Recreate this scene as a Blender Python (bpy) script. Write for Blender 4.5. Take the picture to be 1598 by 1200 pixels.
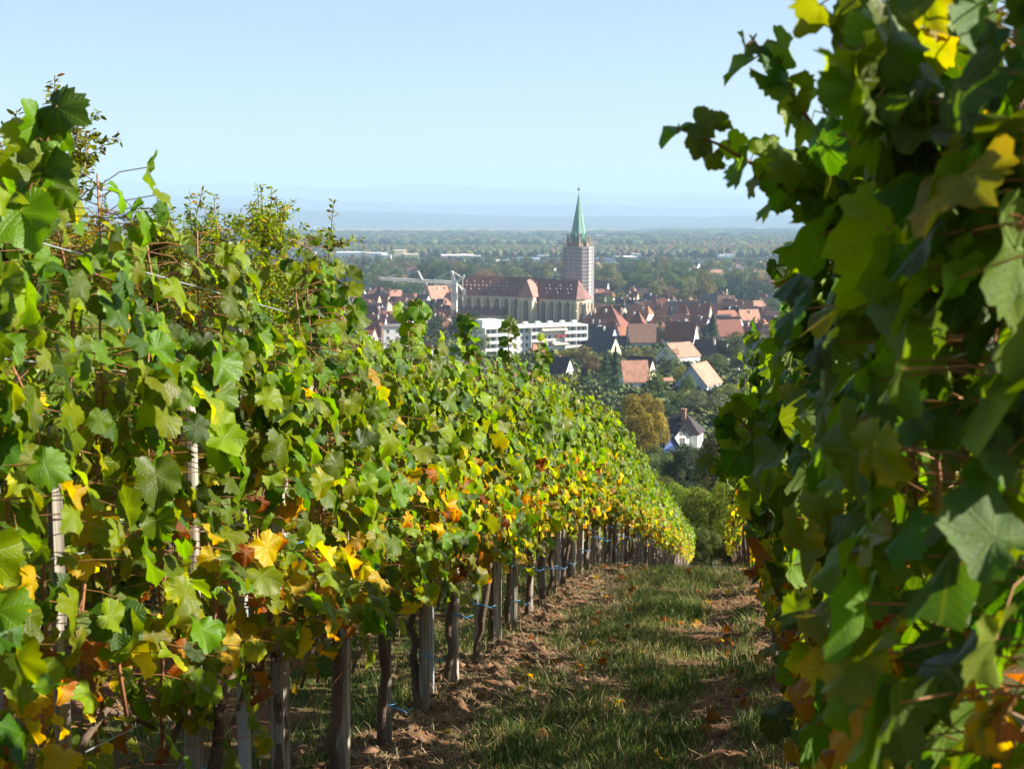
import bpy, math, random
import numpy as np
from mathutils import Vector, Matrix, Quaternion
R = math.radians
scene = bpy.context.scene
for o in list(bpy.data.objects): bpy.data.objects.remove(o)

# ---------------------------------------------------------------- camera
FPX, CX, CY = 2220.0, 799.0, 600.0            # focal length in photo pixels
PITCH = math.atan(260.0 / FPX)
cam_d = bpy.data.cameras.new('camera')
cam = bpy.data.objects.new('camera', cam_d); scene.collection.objects.link(cam)
cam_d.sensor_width = 36.0; cam_d.lens = FPX / 1598.0 * 36.0
cam_d.clip_start = 0.05; cam_d.clip_end = 90000.0
cam.location = (0, 0, 0); cam.rotation_euler = (math.pi / 2 - PITCH, 0, 0)
cam_d.dof.use_dof = True; cam_d.dof.focus_distance = 7.0; cam_d.dof.aperture_fstop = 9.0
scene.camera = cam

# ---------------------------------------------------------------- light
SUN_AZ, SUN_EL = R(88.0), R(31.0)             # azimuth clockwise from +Y (view direction) towards +X
sun_dir = Vector((math.sin(SUN_AZ) * math.cos(SUN_EL), math.cos(SUN_AZ) * math.cos(SUN_EL), math.sin(SUN_EL)))
world = bpy.data.worlds.new('World'); scene.world = world; world.use_nodes = True
wn = world.node_tree.nodes; wl = world.node_tree.links
bg = wn['Background']; sky = wn.new('ShaderNodeTexSky'); sky.sky_type = 'NISHITA'
sky.sun_disc = False; sky.sun_elevation = SUN_EL; sky.sun_rotation = SUN_AZ
sky.air_density = 1.0; sky.dust_density = 1.1; sky.ozone_density = 1.5; sky.altitude = 300
# faint high streaks of cirrus
gtc = wn.new('ShaderNodeTexCoord'); gmp = wn.new('ShaderNodeMapping'); gmp.inputs['Scale'].default_value = (2.2, 2.2, 26.0); gmp.inputs['Rotation'].default_value = (0.05, 0.03, 0)
gnz = wn.new('ShaderNodeTexNoise'); gnz.inputs['Scale'].default_value = 1.6; gnz.inputs['Detail'].default_value = 7; gnz.inputs['Roughness'].default_value = 0.55
wl.new(gtc.outputs['Generated'], gmp.inputs[0]); wl.new(gmp.outputs[0], gnz.inputs['Vector'])
grm = wn.new('ShaderNodeMapRange'); grm.inputs[1].default_value = 0.42; grm.inputs[2].default_value = 0.8; grm.inputs[3].default_value = 0.0; grm.inputs[4].default_value = 0.22; wl.new(gnz.outputs[0], grm.inputs[0])
gmx = wn.new('ShaderNodeMix'); gmx.data_type = 'RGBA'; wl.new(grm.outputs[0], gmx.inputs[0]); wl.new(sky.outputs[0], gmx.inputs[6]); gmx.inputs[7].default_value = (3.9, 4.4, 4.8, 1)
wl.new(gmx.outputs[2], bg.inputs[0]); bg.inputs[1].default_value = 0.053
sun_l = bpy.data.lights.new('sun', 'SUN'); sun = bpy.data.objects.new('sun', sun_l); scene.collection.objects.link(sun)
sun_l.energy = 5.0; sun_l.angle = R(0.53); sun_l.color = (1.0, 0.93, 0.82)
sun.rotation_euler = (-sun_dir).to_track_quat('-Z', 'Y').to_euler()
scene.view_settings.view_transform = 'Standard'; scene.view_settings.look = 'None'
scene.view_settings.exposure = 1.6; scene.view_settings.gamma = 1.0
scene.view_settings.use_curve_mapping = False
scene.cycles.max_bounces = 7; scene.cycles.diffuse_bounces = 2; scene.cycles.glossy_bounces = 2
scene.cycles.transmission_bounces = 3; scene.cycles.volume_bounces = 0; scene.cycles.transparent_max_bounces = 8
scene.cycles.use_denoising = True; scene.cycles.caustics_reflective = False; scene.cycles.caustics_refractive = False

# ---------------------------------------------------------------- helpers
COL = scene.collection
rng = np.random.default_rng(7)

def tag(o, label=None, cat=None, group=None, kind=None):
    if label: o['label'] = label
    if cat: o['category'] = cat
    if group: o['group'] = group
    if kind: o['kind'] = kind
    return o

def empty(name, loc=(0, 0, 0), rz=0.0):
    o = bpy.data.objects.new(name, None); COL.objects.link(o)
    o.location = loc; o.rotation_euler = (0, 0, rz); o.empty_display_size = 0.2
    return o

def put(name, me, parent=None, loc=None, color=None):
    o = bpy.data.objects.new(name, me); COL.objects.link(o)
    if parent is not None: o.parent = parent
    if loc is not None: o.location = loc
    if color is not None: o.color = (*color, 1.0)
    return o

def mesh_np(name, V, F, mats, smooth=False, cols=None, uv=None, midx=None):
    """V (n,3), F (m,k) arrays or list of lists; cols (n,3) per vertex; uv (n,2) per vertex"""
    me = bpy.data.meshes.new(name)
    V = np.asarray(V, dtype=np.float32)
    if isinstance(F, np.ndarray):
        m, k = F.shape
        me.vertices.add(len(V)); me.vertices.foreach_set('co', V.ravel())
        me.loops.add(m * k); me.loops.foreach_set('vertex_index', F.astype(np.int32).ravel())
        me.polygons.add(m); me.polygons.foreach_set('loop_start', np.arange(0, m * k, k, dtype=np.int32))
        me.polygons.foreach_set('loop_total', np.full(m, k, dtype=np.int32))
        me.update(calc_edges=True)
        lv = F.ravel()
    else:
        me.from_pydata(V.tolist(), [], F); me.update()
        lv = None
    for mm in (mats if isinstance(mats, (list, tuple)) else [mats]): me.materials.append(mm)
    if midx is not None: me.polygons.foreach_set('material_index', np.asarray(midx, dtype=np.int32))
    if smooth: me.polygons.foreach_set('use_smooth', np.ones(len(me.polygons), dtype=bool))
    if cols is not None:
        a = me.color_attributes.new('Col', 'FLOAT_COLOR', 'POINT')
        c = np.ones((len(V), 4), dtype=np.float32); c[:, :3] = cols
        a.data.foreach_set('color', c.ravel())
    if uv is not None:
        l = me.uv_layers.new(name='UVMap')
        if lv is None:
            lv = np.zeros(len(me.loops), dtype=np.int32); me.loops.foreach_get('vertex_index', lv)
        l.data.foreach_set('uv', np.asarray(uv, dtype=np.float32)[lv].ravel())
    return me

class MB:
    """collects boxes, prisms, tubes into one mesh"""
    def __init__(s): s.v = []; s.f = []; s.m = []
    def add(s, vs, fs, m=0):
        b = len(s.v); s.v += [tuple(v) for v in vs]; s.f += [[i + b for i in f] for f in fs]; s.m += [m] * len(fs); return s
    def box(s, x0, x1, y0, y1, z0, z1, m=0):
        v = [(x0,y0,z0),(x1,y0,z0),(x1,y1,z0),(x0,y1,z0),(x0,y0,z1),(x1,y0,z1),(x1,y1,z1),(x0,y1,z1)]
        return s.add(v, [[3,2,1,0],[4,5,6,7],[0,1,5,4],[1,2,6,5],[2,3,7,6],[3,0,4,7]], m)
    def prism(s, outline, y0, y1, m=0):
        """outline [(x,z)] counter-clockwise seen from -Y, extruded along Y"""
        n = len(outline)
        v = [(x, y0, z) for x, z in outline] + [(x, y1, z) for x, z in outline]
        f = [list(range(n)), list(range(2*n-1, n-1, -1))] + [[(i+1) % n, i, i+n, (i+1) % n + n] for i in range(n)]
        return s.add(v, f, m)
    def vprism(s, outline, z0, z1, top=1.0, cen=(0, 0), m=0):
        n = len(outline)
        v = [(x, y, z0) for x, y in outline] + [(cen[0]+(x-cen[0])*top, cen[1]+(y-cen[1])*top, z1) for x, y in outline]
        f = [list(range(n-1, -1, -1)), list(range(n, 2*n))] + [[i, (i+1) % n, (i+1) % n + n, i+n] for i in range(n)]
        return s.add(v, f, m)
    def tube(s, pts, rad, k=5, m=0, cap=True):
        pts = [Vector(p) for p in pts]; n = len(pts)
        rad = [rad]*n if not isinstance(rad, (list, tuple, np.ndarray)) else rad
        vs = []; up = Vector((0.03, 0.02, 1))
        for i, p in enumerate(pts):
            d = (pts[min(i+1, n-1)] - pts[max(i-1, 0)]); d = d.normalized() if d.length > 1e-9 else Vector((0, 0, 1))
            a = d.cross(Vector((1, 0.1, 0)) if abs(d.dot(up.normalized())) > 0.9 else up).normalized(); b = d.cross(a)
            for j in range(k):
                t = 2*math.pi*j/k; vs.append(p + (a*math.cos(t) + b*math.sin(t))*rad[i])
        fs = [[i*k+j, i*k+(j+1) % k, (i+1)*k+(j+1) % k, (i+1)*k+j] for i in range(n-1) for j in range(k)]
        if cap: fs += [list(range(k-1, -1, -1)), [(n-1)*k+j for j in range(k)]]
        return s.add(vs, fs, m)
    def mesh(s, name, mats, smooth=False):
        return mesh_np(name, np.array(s.v, dtype=np.float32).reshape(-1, 3), s.f, mats, smooth, midx=s.m)
    def build(s, name, mats, parent=None, smooth=False, color=None, loc=None):
        return put(name, s.mesh(name, mats, smooth), parent, loc, color)

# value noise
def _hash(ix, iy, seed):
    h = (ix.astype(np.int64) * 374761393 + iy.astype(np.int64) * 668265263 + seed * 2147483647) & 0xFFFFFFFF
    h = ((h ^ (h >> 13)) * 1274126177) & 0xFFFFFFFF
    return ((h ^ (h >> 16)) & 0xFFFFFF) / float(0xFFFFFF)
def vnoise(x, y, seed=0):
    x = np.asarray(x, float); y = np.asarray(y, float)
    ix = np.floor(x); iy = np.floor(y); fx = x-ix; fy = y-iy
    fx = fx*fx*(3-2*fx); fy = fy*fy*(3-2*fy); ix = ix.astype(np.int64); iy = iy.astype(np.int64)
    a = _hash(ix, iy, seed); b = _hash(ix+1, iy, seed); c = _hash(ix, iy+1, seed); d = _hash(ix+1, iy+1, seed)
    return (a*(1-fx)+b*fx)*(1-fy) + (c*(1-fx)+d*fx)*fy
def fbm(x, y, seed=0, oct=4):
    s = 0; a = 0.5; t = 0
    for i in range(oct): s = s + a*vnoise(x*2**i, y*2**i, seed+i*17); t += a; a *= 0.5
    return s/t

# ---------------------------------------------------------------- terrain
PHI = R(8.6); SP, CP = math.sin(PHI), math.cos(PHI)
CAMH = 1.55
def st2xy(s, t): return (s*SP + t*CP, s*CP - t*SP)
def xy2st(x, y): return (x*SP + y*CP, x*CP - y*SP)
KS = np.array([60, 80, 110, 150, 200, 250, 300, 380, 450, 550, 650, 800, 1000, 1500, 3000, 9000, 60000.])
KH = np.array([-15.05, -19.3, -24.3, -29.3, -34.5, -38.3, -41.3, -45.6, -49, -53, -56.5, -60, -62, -64, -65, -65, -65.])
def softplus(x, w): return w*np.logaddexp(0, x/w)
def H0(s):
    s = np.asarray(s, float)
    near = -CAMH - 0.1517*s - 0.098*softplus(s-15.5, 1.6)
    far = np.interp(s, KS, KH)
    for d in (0.04, 0.08): far = (far + np.interp(s*(1-d), KS, KH) + np.interp(s*(1+d), KS, KH))/3
    w = np.clip((s-52)/30, 0, 1); w = w*w*(3-2*w)
    return near*(1-w) + far*w
def micro(s, t):
    """tilled ridges under the rows, ruts, clods"""
    s = np.asarray(s, float); t = np.asarray(t, float)
    fade = np.clip((60-np.abs(s))/40, 0, 1)
    rowd = np.abs(((t-0.37+0.96) % 1.92)-0.96)          # distance to the nearest vine row
    berm = np.exp(-(rowd/0.36)**2)
    z = 0.07*berm + 0.035*np.exp(-((((t-0.37) % 1.92)-0.96)/0.25)**2)*0.6
    z = z + (0.02+0.10*np.exp(-(rowd/0.5)**2))*(fbm(s*5.5, t*5.5, 3, 5)-0.5)*1.5 + 0.03*(fbm(s*1.3, t*1.3, 9, 3)-0.5)
    z = z + 0.022*berm*(fbm(s*17, t*17, 5, 3)-0.5)*1.6
    return z*fade
def HZ(s, t): return H0(s) + micro(s, t)
def gz(x, y):
    s, t = xy2st(x, y); return float(H0(s))
_SS = np.concatenate([np.arange(20, 400, 1.0), np.arange(400, 3000, 4.0), np.arange(3000, 20000, 30.)])
def hit(px, py):
    """where the sight line through a photo pixel meets the terrain"""
    u = (px-CX)/FPX; v = (CY-py)/FPX
    dx, dy, dz = u, math.cos(PITCH)+v*math.sin(PITCH), -math.sin(PITCH)+v*math.cos(PITCH)
    k = _SS/dy; s, t = xy2st(dx*k, _SS)
    bad = np.nonzero(dz*k <= H0(s))[0]
    i = bad[0] if len(bad) else -1
    return Vector((dx*k[i], _SS[i], float(H0(s[i]))))
def mpp(y): return y/ (FPX*math.cos(PITCH))*1.0          # metres per photo pixel at world depth y

# ---------------------------------------------------------------- materials
def new_mat(name):
    m = bpy.data.materials.new(name); m.use_nodes = True; n = m.node_tree.nodes; l = m.node_tree.links
    return m, n, l, n['Principled BSDF']
def N(n, t, **k):
    x = n.new('ShaderNode'+t)
    for a, b in k.items(): setattr(x, a, b)
    return x
def math_(n, l, op, a, b=None, c=None, clamp=False):
    x = n.new('ShaderNodeMath'); x.operation = op; x.use_clamp = clamp
    for i, v in enumerate((a, b, c)):
        if v is None: continue
        if isinstance(v, (int, float)): x.inputs[i].default_value = v
        else: l.new(v, x.inputs[i])
    return x.outputs[0]
def mixc(n, l, fac, a, b, mode='MIX'):
    x = n.new('ShaderNodeMix'); x.data_type = 'RGBA'; x.blend_type = mode
    for i, v in ((0, fac), (6, a), (7, b)):
        if isinstance(v, (int, float)): x.inputs[i].default_value = v
        elif isinstance(v, tuple): x.inputs[i].default_value = (*v, 1) if len(v) == 3 else v
        else: l.new(v, x.inputs[i])
    return x.outputs[2]
def simple(name, col, rough=0.7, spec=0.3, metal=0.0, noise=None, use_obj=False, bump=None, varamt=0.25):
    """principled with mottling; use_obj multiplies by the object's own colour"""
    m, n, l, p = new_mat(name)
    p.inputs['Roughness'].default_value = rough; p.inputs['Specular IOR Level'].default_value = spec; p.inputs['Metallic'].default_value = metal
    src = col
    if use_obj:
        oi = N(n, 'ObjectInfo'); src = mixc(n, l, 1.0, oi.outputs['Color'], col, 'MULTIPLY')
    if noise:
        tc = N(n, 'TexCoord'); nz = N(n, 'TexNoise'); nz.inputs['Scale'].default_value = noise; nz.inputs['Detail'].default_value = 6; nz.inputs['Roughness'].default_value = 0.65
        l.new(tc.outputs['Object'], nz.inputs['Vector'])
        v = math_(n, l, 'MULTIPLY_ADD', nz.outputs[0], 2*varamt*2, 1-2*varamt)
        cc = n.new('ShaderNodeCombineColor')
        for i in range(3): l.new(v, cc.inputs[i])
        src = mixc(n, l, 1.0, src, cc.outputs[0], 'MULTIPLY')
        if bump:
            b = N(n, 'Bump'); b.inputs['Strength'].default_value = bump; b.inputs['Distance'].default_value = 0.02; l.new(nz.outputs[0], b.inputs['Height']); l.new(b.outputs[0], p.inputs['Normal'])
    if isinstance(src, tuple): p.inputs['Base Color'].default_value = (*src, 1)
    else: l.new(src, p.inputs['Base Color'])
    return m

def leaf_material(name, veins=True, trans=0.40, tmul=(2.7, 2.5, 0.5)):
    m, n, l, p = new_mat(name)
    at = N(n, 'Attribute', attribute_name='Col'); oi = N(n, 'ObjectInfo'); geo = N(n, 'NewGeometry')
    col = at.outputs['Color']
    hs = N(n, 'HueSaturation'); l.new(col, hs.inputs['Color'])
    l.new(math_(n, l, 'MULTIPLY_ADD', oi.outputs['Random'], 0.045, 0.478), hs.inputs['Hue'])
    l.new(math_(n, l, 'MULTIPLY_ADD', oi.outputs['Random'], 0.75, 0.58), hs.inputs['Value'])
    hs.inputs['Saturation'].default_value = 1.18
    col = hs.outputs[0]
    tc = N(n, 'TexCoord')
    nz = N(n, 'TexNoise'); nz.inputs['Scale'].default_value = 22.0 if veins else 1.5; nz.inputs['Detail'].default_value = 4; l.new(tc.outputs['Object'], nz.inputs['Vector'])
    v = math_(n, l, 'MULTIPLY_ADD', nz.outputs[0], 0.8, 0.6)
    cc = n.new('ShaderNodeCombineColor')
    for i in range(3): l.new(v, cc.inputs[i])
    col = mixc(n, l, 1.0, col, cc.outputs[0], 'MULTIPLY')
    hgt = nz.outputs[0]
    if veins:
        uv = N(n, 'UVMap', uv_map='UVMap'); sx = n.new('ShaderNodeSeparateXYZ'); l.new(uv.outputs[0], sx.inputs[0])
        x = math_(n, l, 'SUBTRACT', sx.outputs[0], 0.5); y = math_(n, l, 'ABSOLUTE', math_(n, l, 'SUBTRACT', sx.outputs[1], 0.5))
        best = None
        for a in (0, 52, 108):
            ca, sa = math.cos(R(a)), math.sin(R(a))
            al = math_(n, l, 'ADD', math_(n, l, 'MULTIPLY', x, ca), math_(n, l, 'MULTIPLY', y, sa))
            d = math_(n, l, 'ABSOLUTE', math_(n, l, 'SUBTRACT', math_(n, l, 'MULTIPLY', x, sa), math_(n, l, 'MULTIPLY', y, ca)))
            d = math_(n, l, 'ADD', d, math_(n, l, 'MULTIPLY', math_(n, l, 'LESS_THAN', al, 0.0), 1.0))
            # side veins: chevrons along the main vein
            ch = math_(n, l, 'PINGPONG', math_(n, l, 'ADD', math_(n, l, 'MULTIPLY', al, 1.0), math_(n, l, 'MULTIPLY', d, -0.9)), 0.032)
            ch = math_(n, l, 'ADD', math_(n, l, 'MULTIPLY', ch, 1.6), math_(n, l, 'MULTIPLY', math_(n, l, 'GREATER_THAN', d, 0.13), 1.0))
            d = math_(n, l, 'MINIMUM', d, math_(n, l, 'ADD', ch, 0.004))
            best = d if best is None else math_(n, l, 'MINIMUM', best, d)
        vein = math_(n, l, 'SUBTRACT', 1.0, math_(n, l, 'DIVIDE', best, 0.014), clamp=True)
        hgt = math_(n, l, 'SUBTRACT', math_(n, l, 'MULTIPLY', nz.outputs[0], 0.6), math_(n, l, 'MULTIPLY', vein, 0.5))
        col = mixc(n, l, math_(n, l, 'MULTIPLY', vein, 0.30), col, (0.22, 0.26, 0.05))
        n2 = N(n, 'TexNoise'); n2.inputs['Scale'].default_value = 55.0; n2.inputs['Detail'].default_value = 3; l.new(tc.outputs['Object'], n2.inputs['Vector'])
        sp_ = math_(n, l, 'MULTIPLY', math_(n, l, 'SUBTRACT', n2.outputs[0], 0.66), 14.0, clamp=True)
        col = mixc(n, l, math_(n, l, 'MULTIPLY', sp_, 0.75), col, (0.13, 0.06, 0.02))
    # the underside is paler and downy
    under = mixc(n, l, 0.20, col, (0.25, 0.33, 0.10))
    colf = mixc(n, l, geo.outputs['Backfacing'], col, under)
    l.new(colf, p.inputs['Base Color'])
    l.new(math_(n, l, 'MULTIPLY_ADD', geo.outputs['Backfacing'], 0.25, 0.36), p.inputs['Roughness'])
    p.inputs['Specular IOR Level'].default_value = 0.27
    b = N(n, 'Bump'); b.inputs['Strength'].default_value = 0.5; b.inputs['Distance'].default_value = 0.004 if veins else 0.05
    l.new(hgt, b.inputs['Height']); l.new(b.outputs[0], p.inputs['Normal'])
    tr = N(n, 'BsdfTranslucent'); l.new(mixc(n, l, 1.0, col, tmul, 'MULTIPLY'), tr.inputs[0])
    mx = N(n, 'MixShader'); mx.inputs[0].default_value = trans
    l.new(p.outputs[0], mx.inputs[1]); l.new(tr.outputs[0], mx.inputs[2]); l.new(mx.outputs[0], n['Material Output'].inputs[0])
    return m
M = {}
M['leaf'] = leaf_material('vine_leaf')
M['shrub_leaf'] = leaf_material('shrub_leaf', veins=False)

def tree_leaf_material():
    m, n, l, p = new_mat('tree_leaf')
    at = N(n, 'Attribute', attribute_name='Col'); oi = N(n, 'ObjectInfo')
    col = mixc(n, l, 1.0, at.outputs['Color'], oi.outputs['Color'], 'MULTIPLY')
    l.new(col, p.inputs['Base Color']); p.inputs['Roughness'].default_value = 0.7; p.inputs['Specular IOR Level'].default_value = 0.2
    tr = N(n, 'BsdfTranslucent'); l.new(mixc(n, l, 1.0, col, (1.5, 1.5, 0.8), 'MULTIPLY'), tr.inputs[0])
    mx = N(n, 'MixShader'); mx.inputs[0].default_value = 0.38
    l.new(p.outputs[0], mx.inputs[1]); l.new(tr.outputs[0], mx.inputs[2]); l.new(mx.outputs[0], n['Material Output'].inputs[0])
    return m
M['tree_leaf'] = tree_leaf_material()
M['bark'] = simple('bark', (0.12, 0.085, 0.06), 0.9, 0.1, noise=6, bump=0.6)
M['cane'] = simple('cane_bark', (0.30, 0.135, 0.065), 0.6, 0.3, noise=40, varamt=0.2)
M['petiole'] = simple('petiole_skin', (0.34, 0.16, 0.06), 0.5, 0.3, noise=25, varamt=0.3)
M['vine_bark'] = simple('vine_bark', (0.15, 0.105, 0.075), 0.95, 0.1, noise=60, bump=0.9)
M['wire'] = simple('galvanised_wire', (0.55, 0.57, 0.60), 0.35, 0.5, metal=0.6)
M['steel'] = simple('galvanised_steel', (0.45, 0.47, 0.50), 0.45, 0.5, metal=0.5, noise=20)
M['twine'] = simple('blue_twine', (0.12, 0.35, 0.62), 0.6, 0.3)
def wood_material():
    m, n, l, p = new_mat('weathered_wood')
    tc = N(n, 'TexCoord'); mp = N(n, 'Mapping'); mp.inputs['Scale'].default_value = (70, 70, 3.0); l.new(tc.outputs['Object'], mp.inputs[0])
    nz = N(n, 'TexNoise'); nz.inputs['Scale'].default_value = 1.0; nz.inputs['Detail'].default_value = 6; l.new(mp.outputs[0], nz.inputs['Vector'])
    cr = N(n, 'ValToRGB'); l.new(nz.outputs[0], cr.inputs[0])
    cr.color_ramp.elements[0].position = 0.32; cr.color_ramp.elements[0].color = (0.10, 0.085, 0.07, 1)
    cr.color_ramp.elements[1].position = 0.68; cr.color_ramp.elements[1].color = (0.42, 0.38, 0.33, 1)
    oi = N(n, 'ObjectInfo')
    l.new(mixc(n, l, 1.0, cr.outputs[0], oi.outputs['Color'], 'MULTIPLY'), p.inputs['Base Color'])
    p.inputs['Roughness'].default_value = 0.85; p.inputs['Specular IOR Level'].default_value = 0.15
    b = N(n, 'Bump'); b.inputs['Strength'].default_value = 0.9; b.inputs['Distance'].default_value = 0.006; l.new(nz.outputs[0], b.inputs['Height']); l.new(b.outputs[0], p.inputs['Normal'])
    return m
M['wood'] = wood_material()
def ground_material():
    m, n, l, p = new_mat('ground_surface')
    at = N(n, 'Attribute', attribute_name='Col'); geo = N(n, 'NewGeometry')
    nz = N(n, 'TexNoise'); nz.inputs['Scale'].default_value = 28; nz.inputs['Detail'].default_value = 8; nz.inputs['Roughness'].default_value = 0.7; l.new(geo.outputs['Position'], nz.inputs['Vector'])
    v = math_(n, l, 'MULTIPLY_ADD', nz.outputs[0], 1.3, 0.35); cc = n.new('ShaderNodeCombineColor')
    for i in range(3): l.new(v, cc.inputs[i])
    l.new(mixc(n, l, 1.0, at.outputs['Color'], cc.outputs[0], 'MULTIPLY'), p.inputs['Base Color'])
    p.inputs['Roughness'].default_value = 0.95; p.inputs['Specular IOR Level'].default_value = 0.1
    b = N(n, 'Bump'); b.inputs['Strength'].default_value = 1.0; b.inputs['Distance'].default_value = 0.02; l.new(nz.outputs[0], b.inputs['Height']); l.new(b.outputs[0], p.inputs['Normal'])
    return m
M['ground'] = ground_material()
def attr_mat(name, rough=0.9, trans=0.0, tmul=(1.5, 1.5, 0.7)):
    m, n, l, p = new_mat(name)
    at = N(n, 'Attribute', attribute_name='Col'); l.new(at.outputs['Color'], p.inputs['Base Color'])
    p.inputs['Roughness'].default_value = rough; p.inputs['Specular IOR Level'].default_value = 0.2
    if trans:
        tr = N(n, 'BsdfTranslucent'); l.new(mixc(n, l, 1.0, at.outputs['Color'], tmul, 'MULTIPLY'), tr.inputs[0])
        mx = N(n, 'MixShader'); mx.inputs[0].default_value = trans
        l.new(p.outputs[0], mx.inputs[1]); l.new(tr.outputs[0], mx.inputs[2]); l.new(mx.outputs[0], n['Material Output'].inputs[0])
    return m
M['grass'] = attr_mat('grass_blade', 0.6, 0.35)
M['clod'] = attr_mat('dry_clod', 0.95)
M['far_wood'] = attr_mat('far_woodland', 0.9)
M['hill'] = attr_mat('hill_cover', 0.95)
def roof_material():
    m, n, l, p = new_mat('roof_covering')
    oi = N(n, 'ObjectInfo'); tc = N(n, 'TexCoord')
    nz = N(n, 'TexNoise'); nz.inputs['Scale'].default_value = 0.9; nz.inputs['Detail'].default_value = 7; nz.inputs['Roughness'].default_value = 0.75; l.new(tc.outputs['Object'], nz.inputs['Vector'])
    w = N(n, 'TexWave', wave_type='BANDS', bands_direction='Z'); w.inputs['Scale'].default_value = 1.3; w.inputs['Distortion'].default_value = 1.5; l.new(tc.outputs['Object'], w.inputs['Vector'])
    v = math_(n, l, 'ADD', math_(n, l, 'MULTIPLY_ADD', nz.outputs[0], 1.9, -0.12), math_(n, l, 'MULTIPLY', w.outputs['Fac'], 0.18)); cc = n.new('ShaderNodeCombineColor')
    for i in range(3): l.new(v, cc.inputs[i])
    l.new(mixc(n, l, 1.0, oi.outputs['Color'], cc.outputs[0], 'MULTIPLY'), p.inputs['Base Color'])
    p.inputs['Roughness'].default_value = 0.8; p.inputs['Specular IOR Level'].default_value = 0.25
    return m
M['roof'] = roof_material()
M['wallc'] = simple('rendered_wall', (1, 1, 1), 0.9, 0.1, noise=0.7, use_obj=True, varamt=0.09)
M['white'] = simple('white_paint', (0.78, 0.77, 0.74), 0.7, 0.2, noise=0.6, varamt=0.05)
M['glass'] = simple('window_glass', (0.10, 0.11, 0.13), 0.15, 0.6)
M['frame'] = simple('window_frame', (0.62, 0.60, 0.56), 0.6, 0.2)
M['chimney'] = simple('chimney_render', (1, 1, 1), 0.85, 0.1, use_obj=True, noise=2, varamt=0.12)
M['church_glass'] = simple('leaded_glass', (0.02, 0.022, 0.025), 0.35, 0.4)
M['stone'] = simple('pale_stone', (0.60, 0.50, 0.35), 0.9, 0.1, noise=0.5, varamt=0.12)
M['stone2'] = simple('pink_sandstone', (0.33, 0.245, 0.19), 0.9, 0.1, noise=0.6, varamt=0.15)
M['copper'] = simple('green_copper', (0.20, 0.36, 0.29), 0.6, 0.3, noise=0.35, varamt=0.25)
M['net'] = simple('scaffold_net', (0.40, 0.385, 0.385), 0.85, 0.1, noise=0.5, varamt=0.12)
M['deck'] = simple('scaffold_board', (0.20, 0.14, 0.13), 0.8, 0.2)
M['crane'] = simple('white_crane_steel', (0.74, 0.73, 0.68), 0.5, 0.4)
M['redsign'] = simple('red_letter', (0.50, 0.03, 0.03), 0.5, 0.3)
M['awning'] = simple('cream_awning', (0.72, 0.63, 0.46), 0.8, 0.1)
# ================================================================ GROUND, HILLS, HAZE
def grow(a, b, step, limit, g):
    out = [a]; x = a; st = step
    sgn = 1 if b > a else -1
    while (x-b)*sgn < 0:
        x += sgn*st; st = min(st*g, limit); out.append(x)
    out[-1] = b
    return out
s_ax = sorted(set([round(v, 4) for v in grow(5.0, -160.0, 0.3, 30, 1.25)] + [round(v, 4) for v in np.arange(5.0, 19.0, 0.035)] + [round(v, 4) for v in grow(19.0, 29500.0, 0.08, 700, 1.05)]))
t_ax = sorted(set([round(v, 4) for v in grow(-2.3, -13800.0, 0.06, 900, 1.09)] + [round(v, 4) for v in np.arange(-2.3, 0.8, 0.035)] + [round(v, 4) for v in grow(0.8, 9800.0, 0.08, 900, 1.12)]))
S, T = np.meshgrid(np.array(s_ax), np.array(t_ax), indexing='ij')
Zg = HZ(S, T)
Xg = S*SP + T*CP; Yg = S*CP - T*SP
def soil_mix(s, t):
    """1 = bare soil, 0 = grass"""
    d = (t-0.37+1.92) % 1.92                       # 0 at a row, growing to the right of it
    a = 1.1-np.clip((d-0.22)/0.40, 0, 1.1) + np.clip((d-1.72)/0.15, 0, 1)
    track = np.exp(-((t-0.0)/0.16)**2)*0.40 + np.exp(-((t+0.95)/0.14)**2)*0.2
    return np.clip(a + track + 0.30 + (fbm(s*1.3, t*2.6, 21, 4)-0.5)*2.7, 0, 1)
sm = soil_mix(S, T)
n1 = fbm(S*9, T*9, 31, 4)
soil = np.stack([0.175+0.13*(n1-.5), 0.088+0.07*(n1-.5), 0.048+0.04*(n1-.5)], -1)
gr = np.stack([0.075+0.05*(n1-.5), 0.082+0.05*(n1-.5), 0.025+0.0*n1], -1)
colr = soil*sm[..., None] + gr*(1-sm[..., None])
mid = np.clip((S-60)/40, 0, 1)[..., None]
gm = fbm(S*0.03, T*0.03, 41, 4)[..., None]
midc = np.array([0.055, 0.075, 0.025])*(0.6+0.9*gm)
colr = colr*(1-mid) + midc*mid
far = np.clip((S-1300)/900, 0, 1)[..., None]
cell = _hash(np.floor(S/1100).astype(np.int64), np.floor((T+200*np.sin(S/900))/1500).astype(np.int64), 77)[..., None]
field = np.where(cell > 0.86, np.array([0.26, 0.20, 0.13]), np.where(cell > 0.74, np.array([0.11, 0.13, 0.045]), np.array([0.030, 0.048, 0.022])))
field = field*(0.75+0.5*fbm(S*0.004, T*0.012, 51, 4)[..., None])
colr = colr*(1-far) + field*far
ns, nt = S.shape
idx = np.arange(ns*nt).reshape(ns, nt)
F = np.stack([idx[:-1, :-1], idx[:-1, 1:], idx[1:, 1:], idx[1:, :-1]], -1).reshape(-1, 4)[:, ::-1]
F = F[:, ::-1] if False else F
V = np.stack([Xg, Yg, Zg], -1).reshape(-1, 3)
strip = (S > 6200) & (S < 8300) & (np.abs(Xg+350) < 900+150*np.sin(S/300))
colr[strip] = np.array([0.22, 0.165, 0.11])
g = put('ground', mesh_np('ground', V, F, M['ground'], True, colr.reshape(-1, 3)))
tag(g, 'vineyard slope running down to the wide plain', kind='structure')

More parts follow.
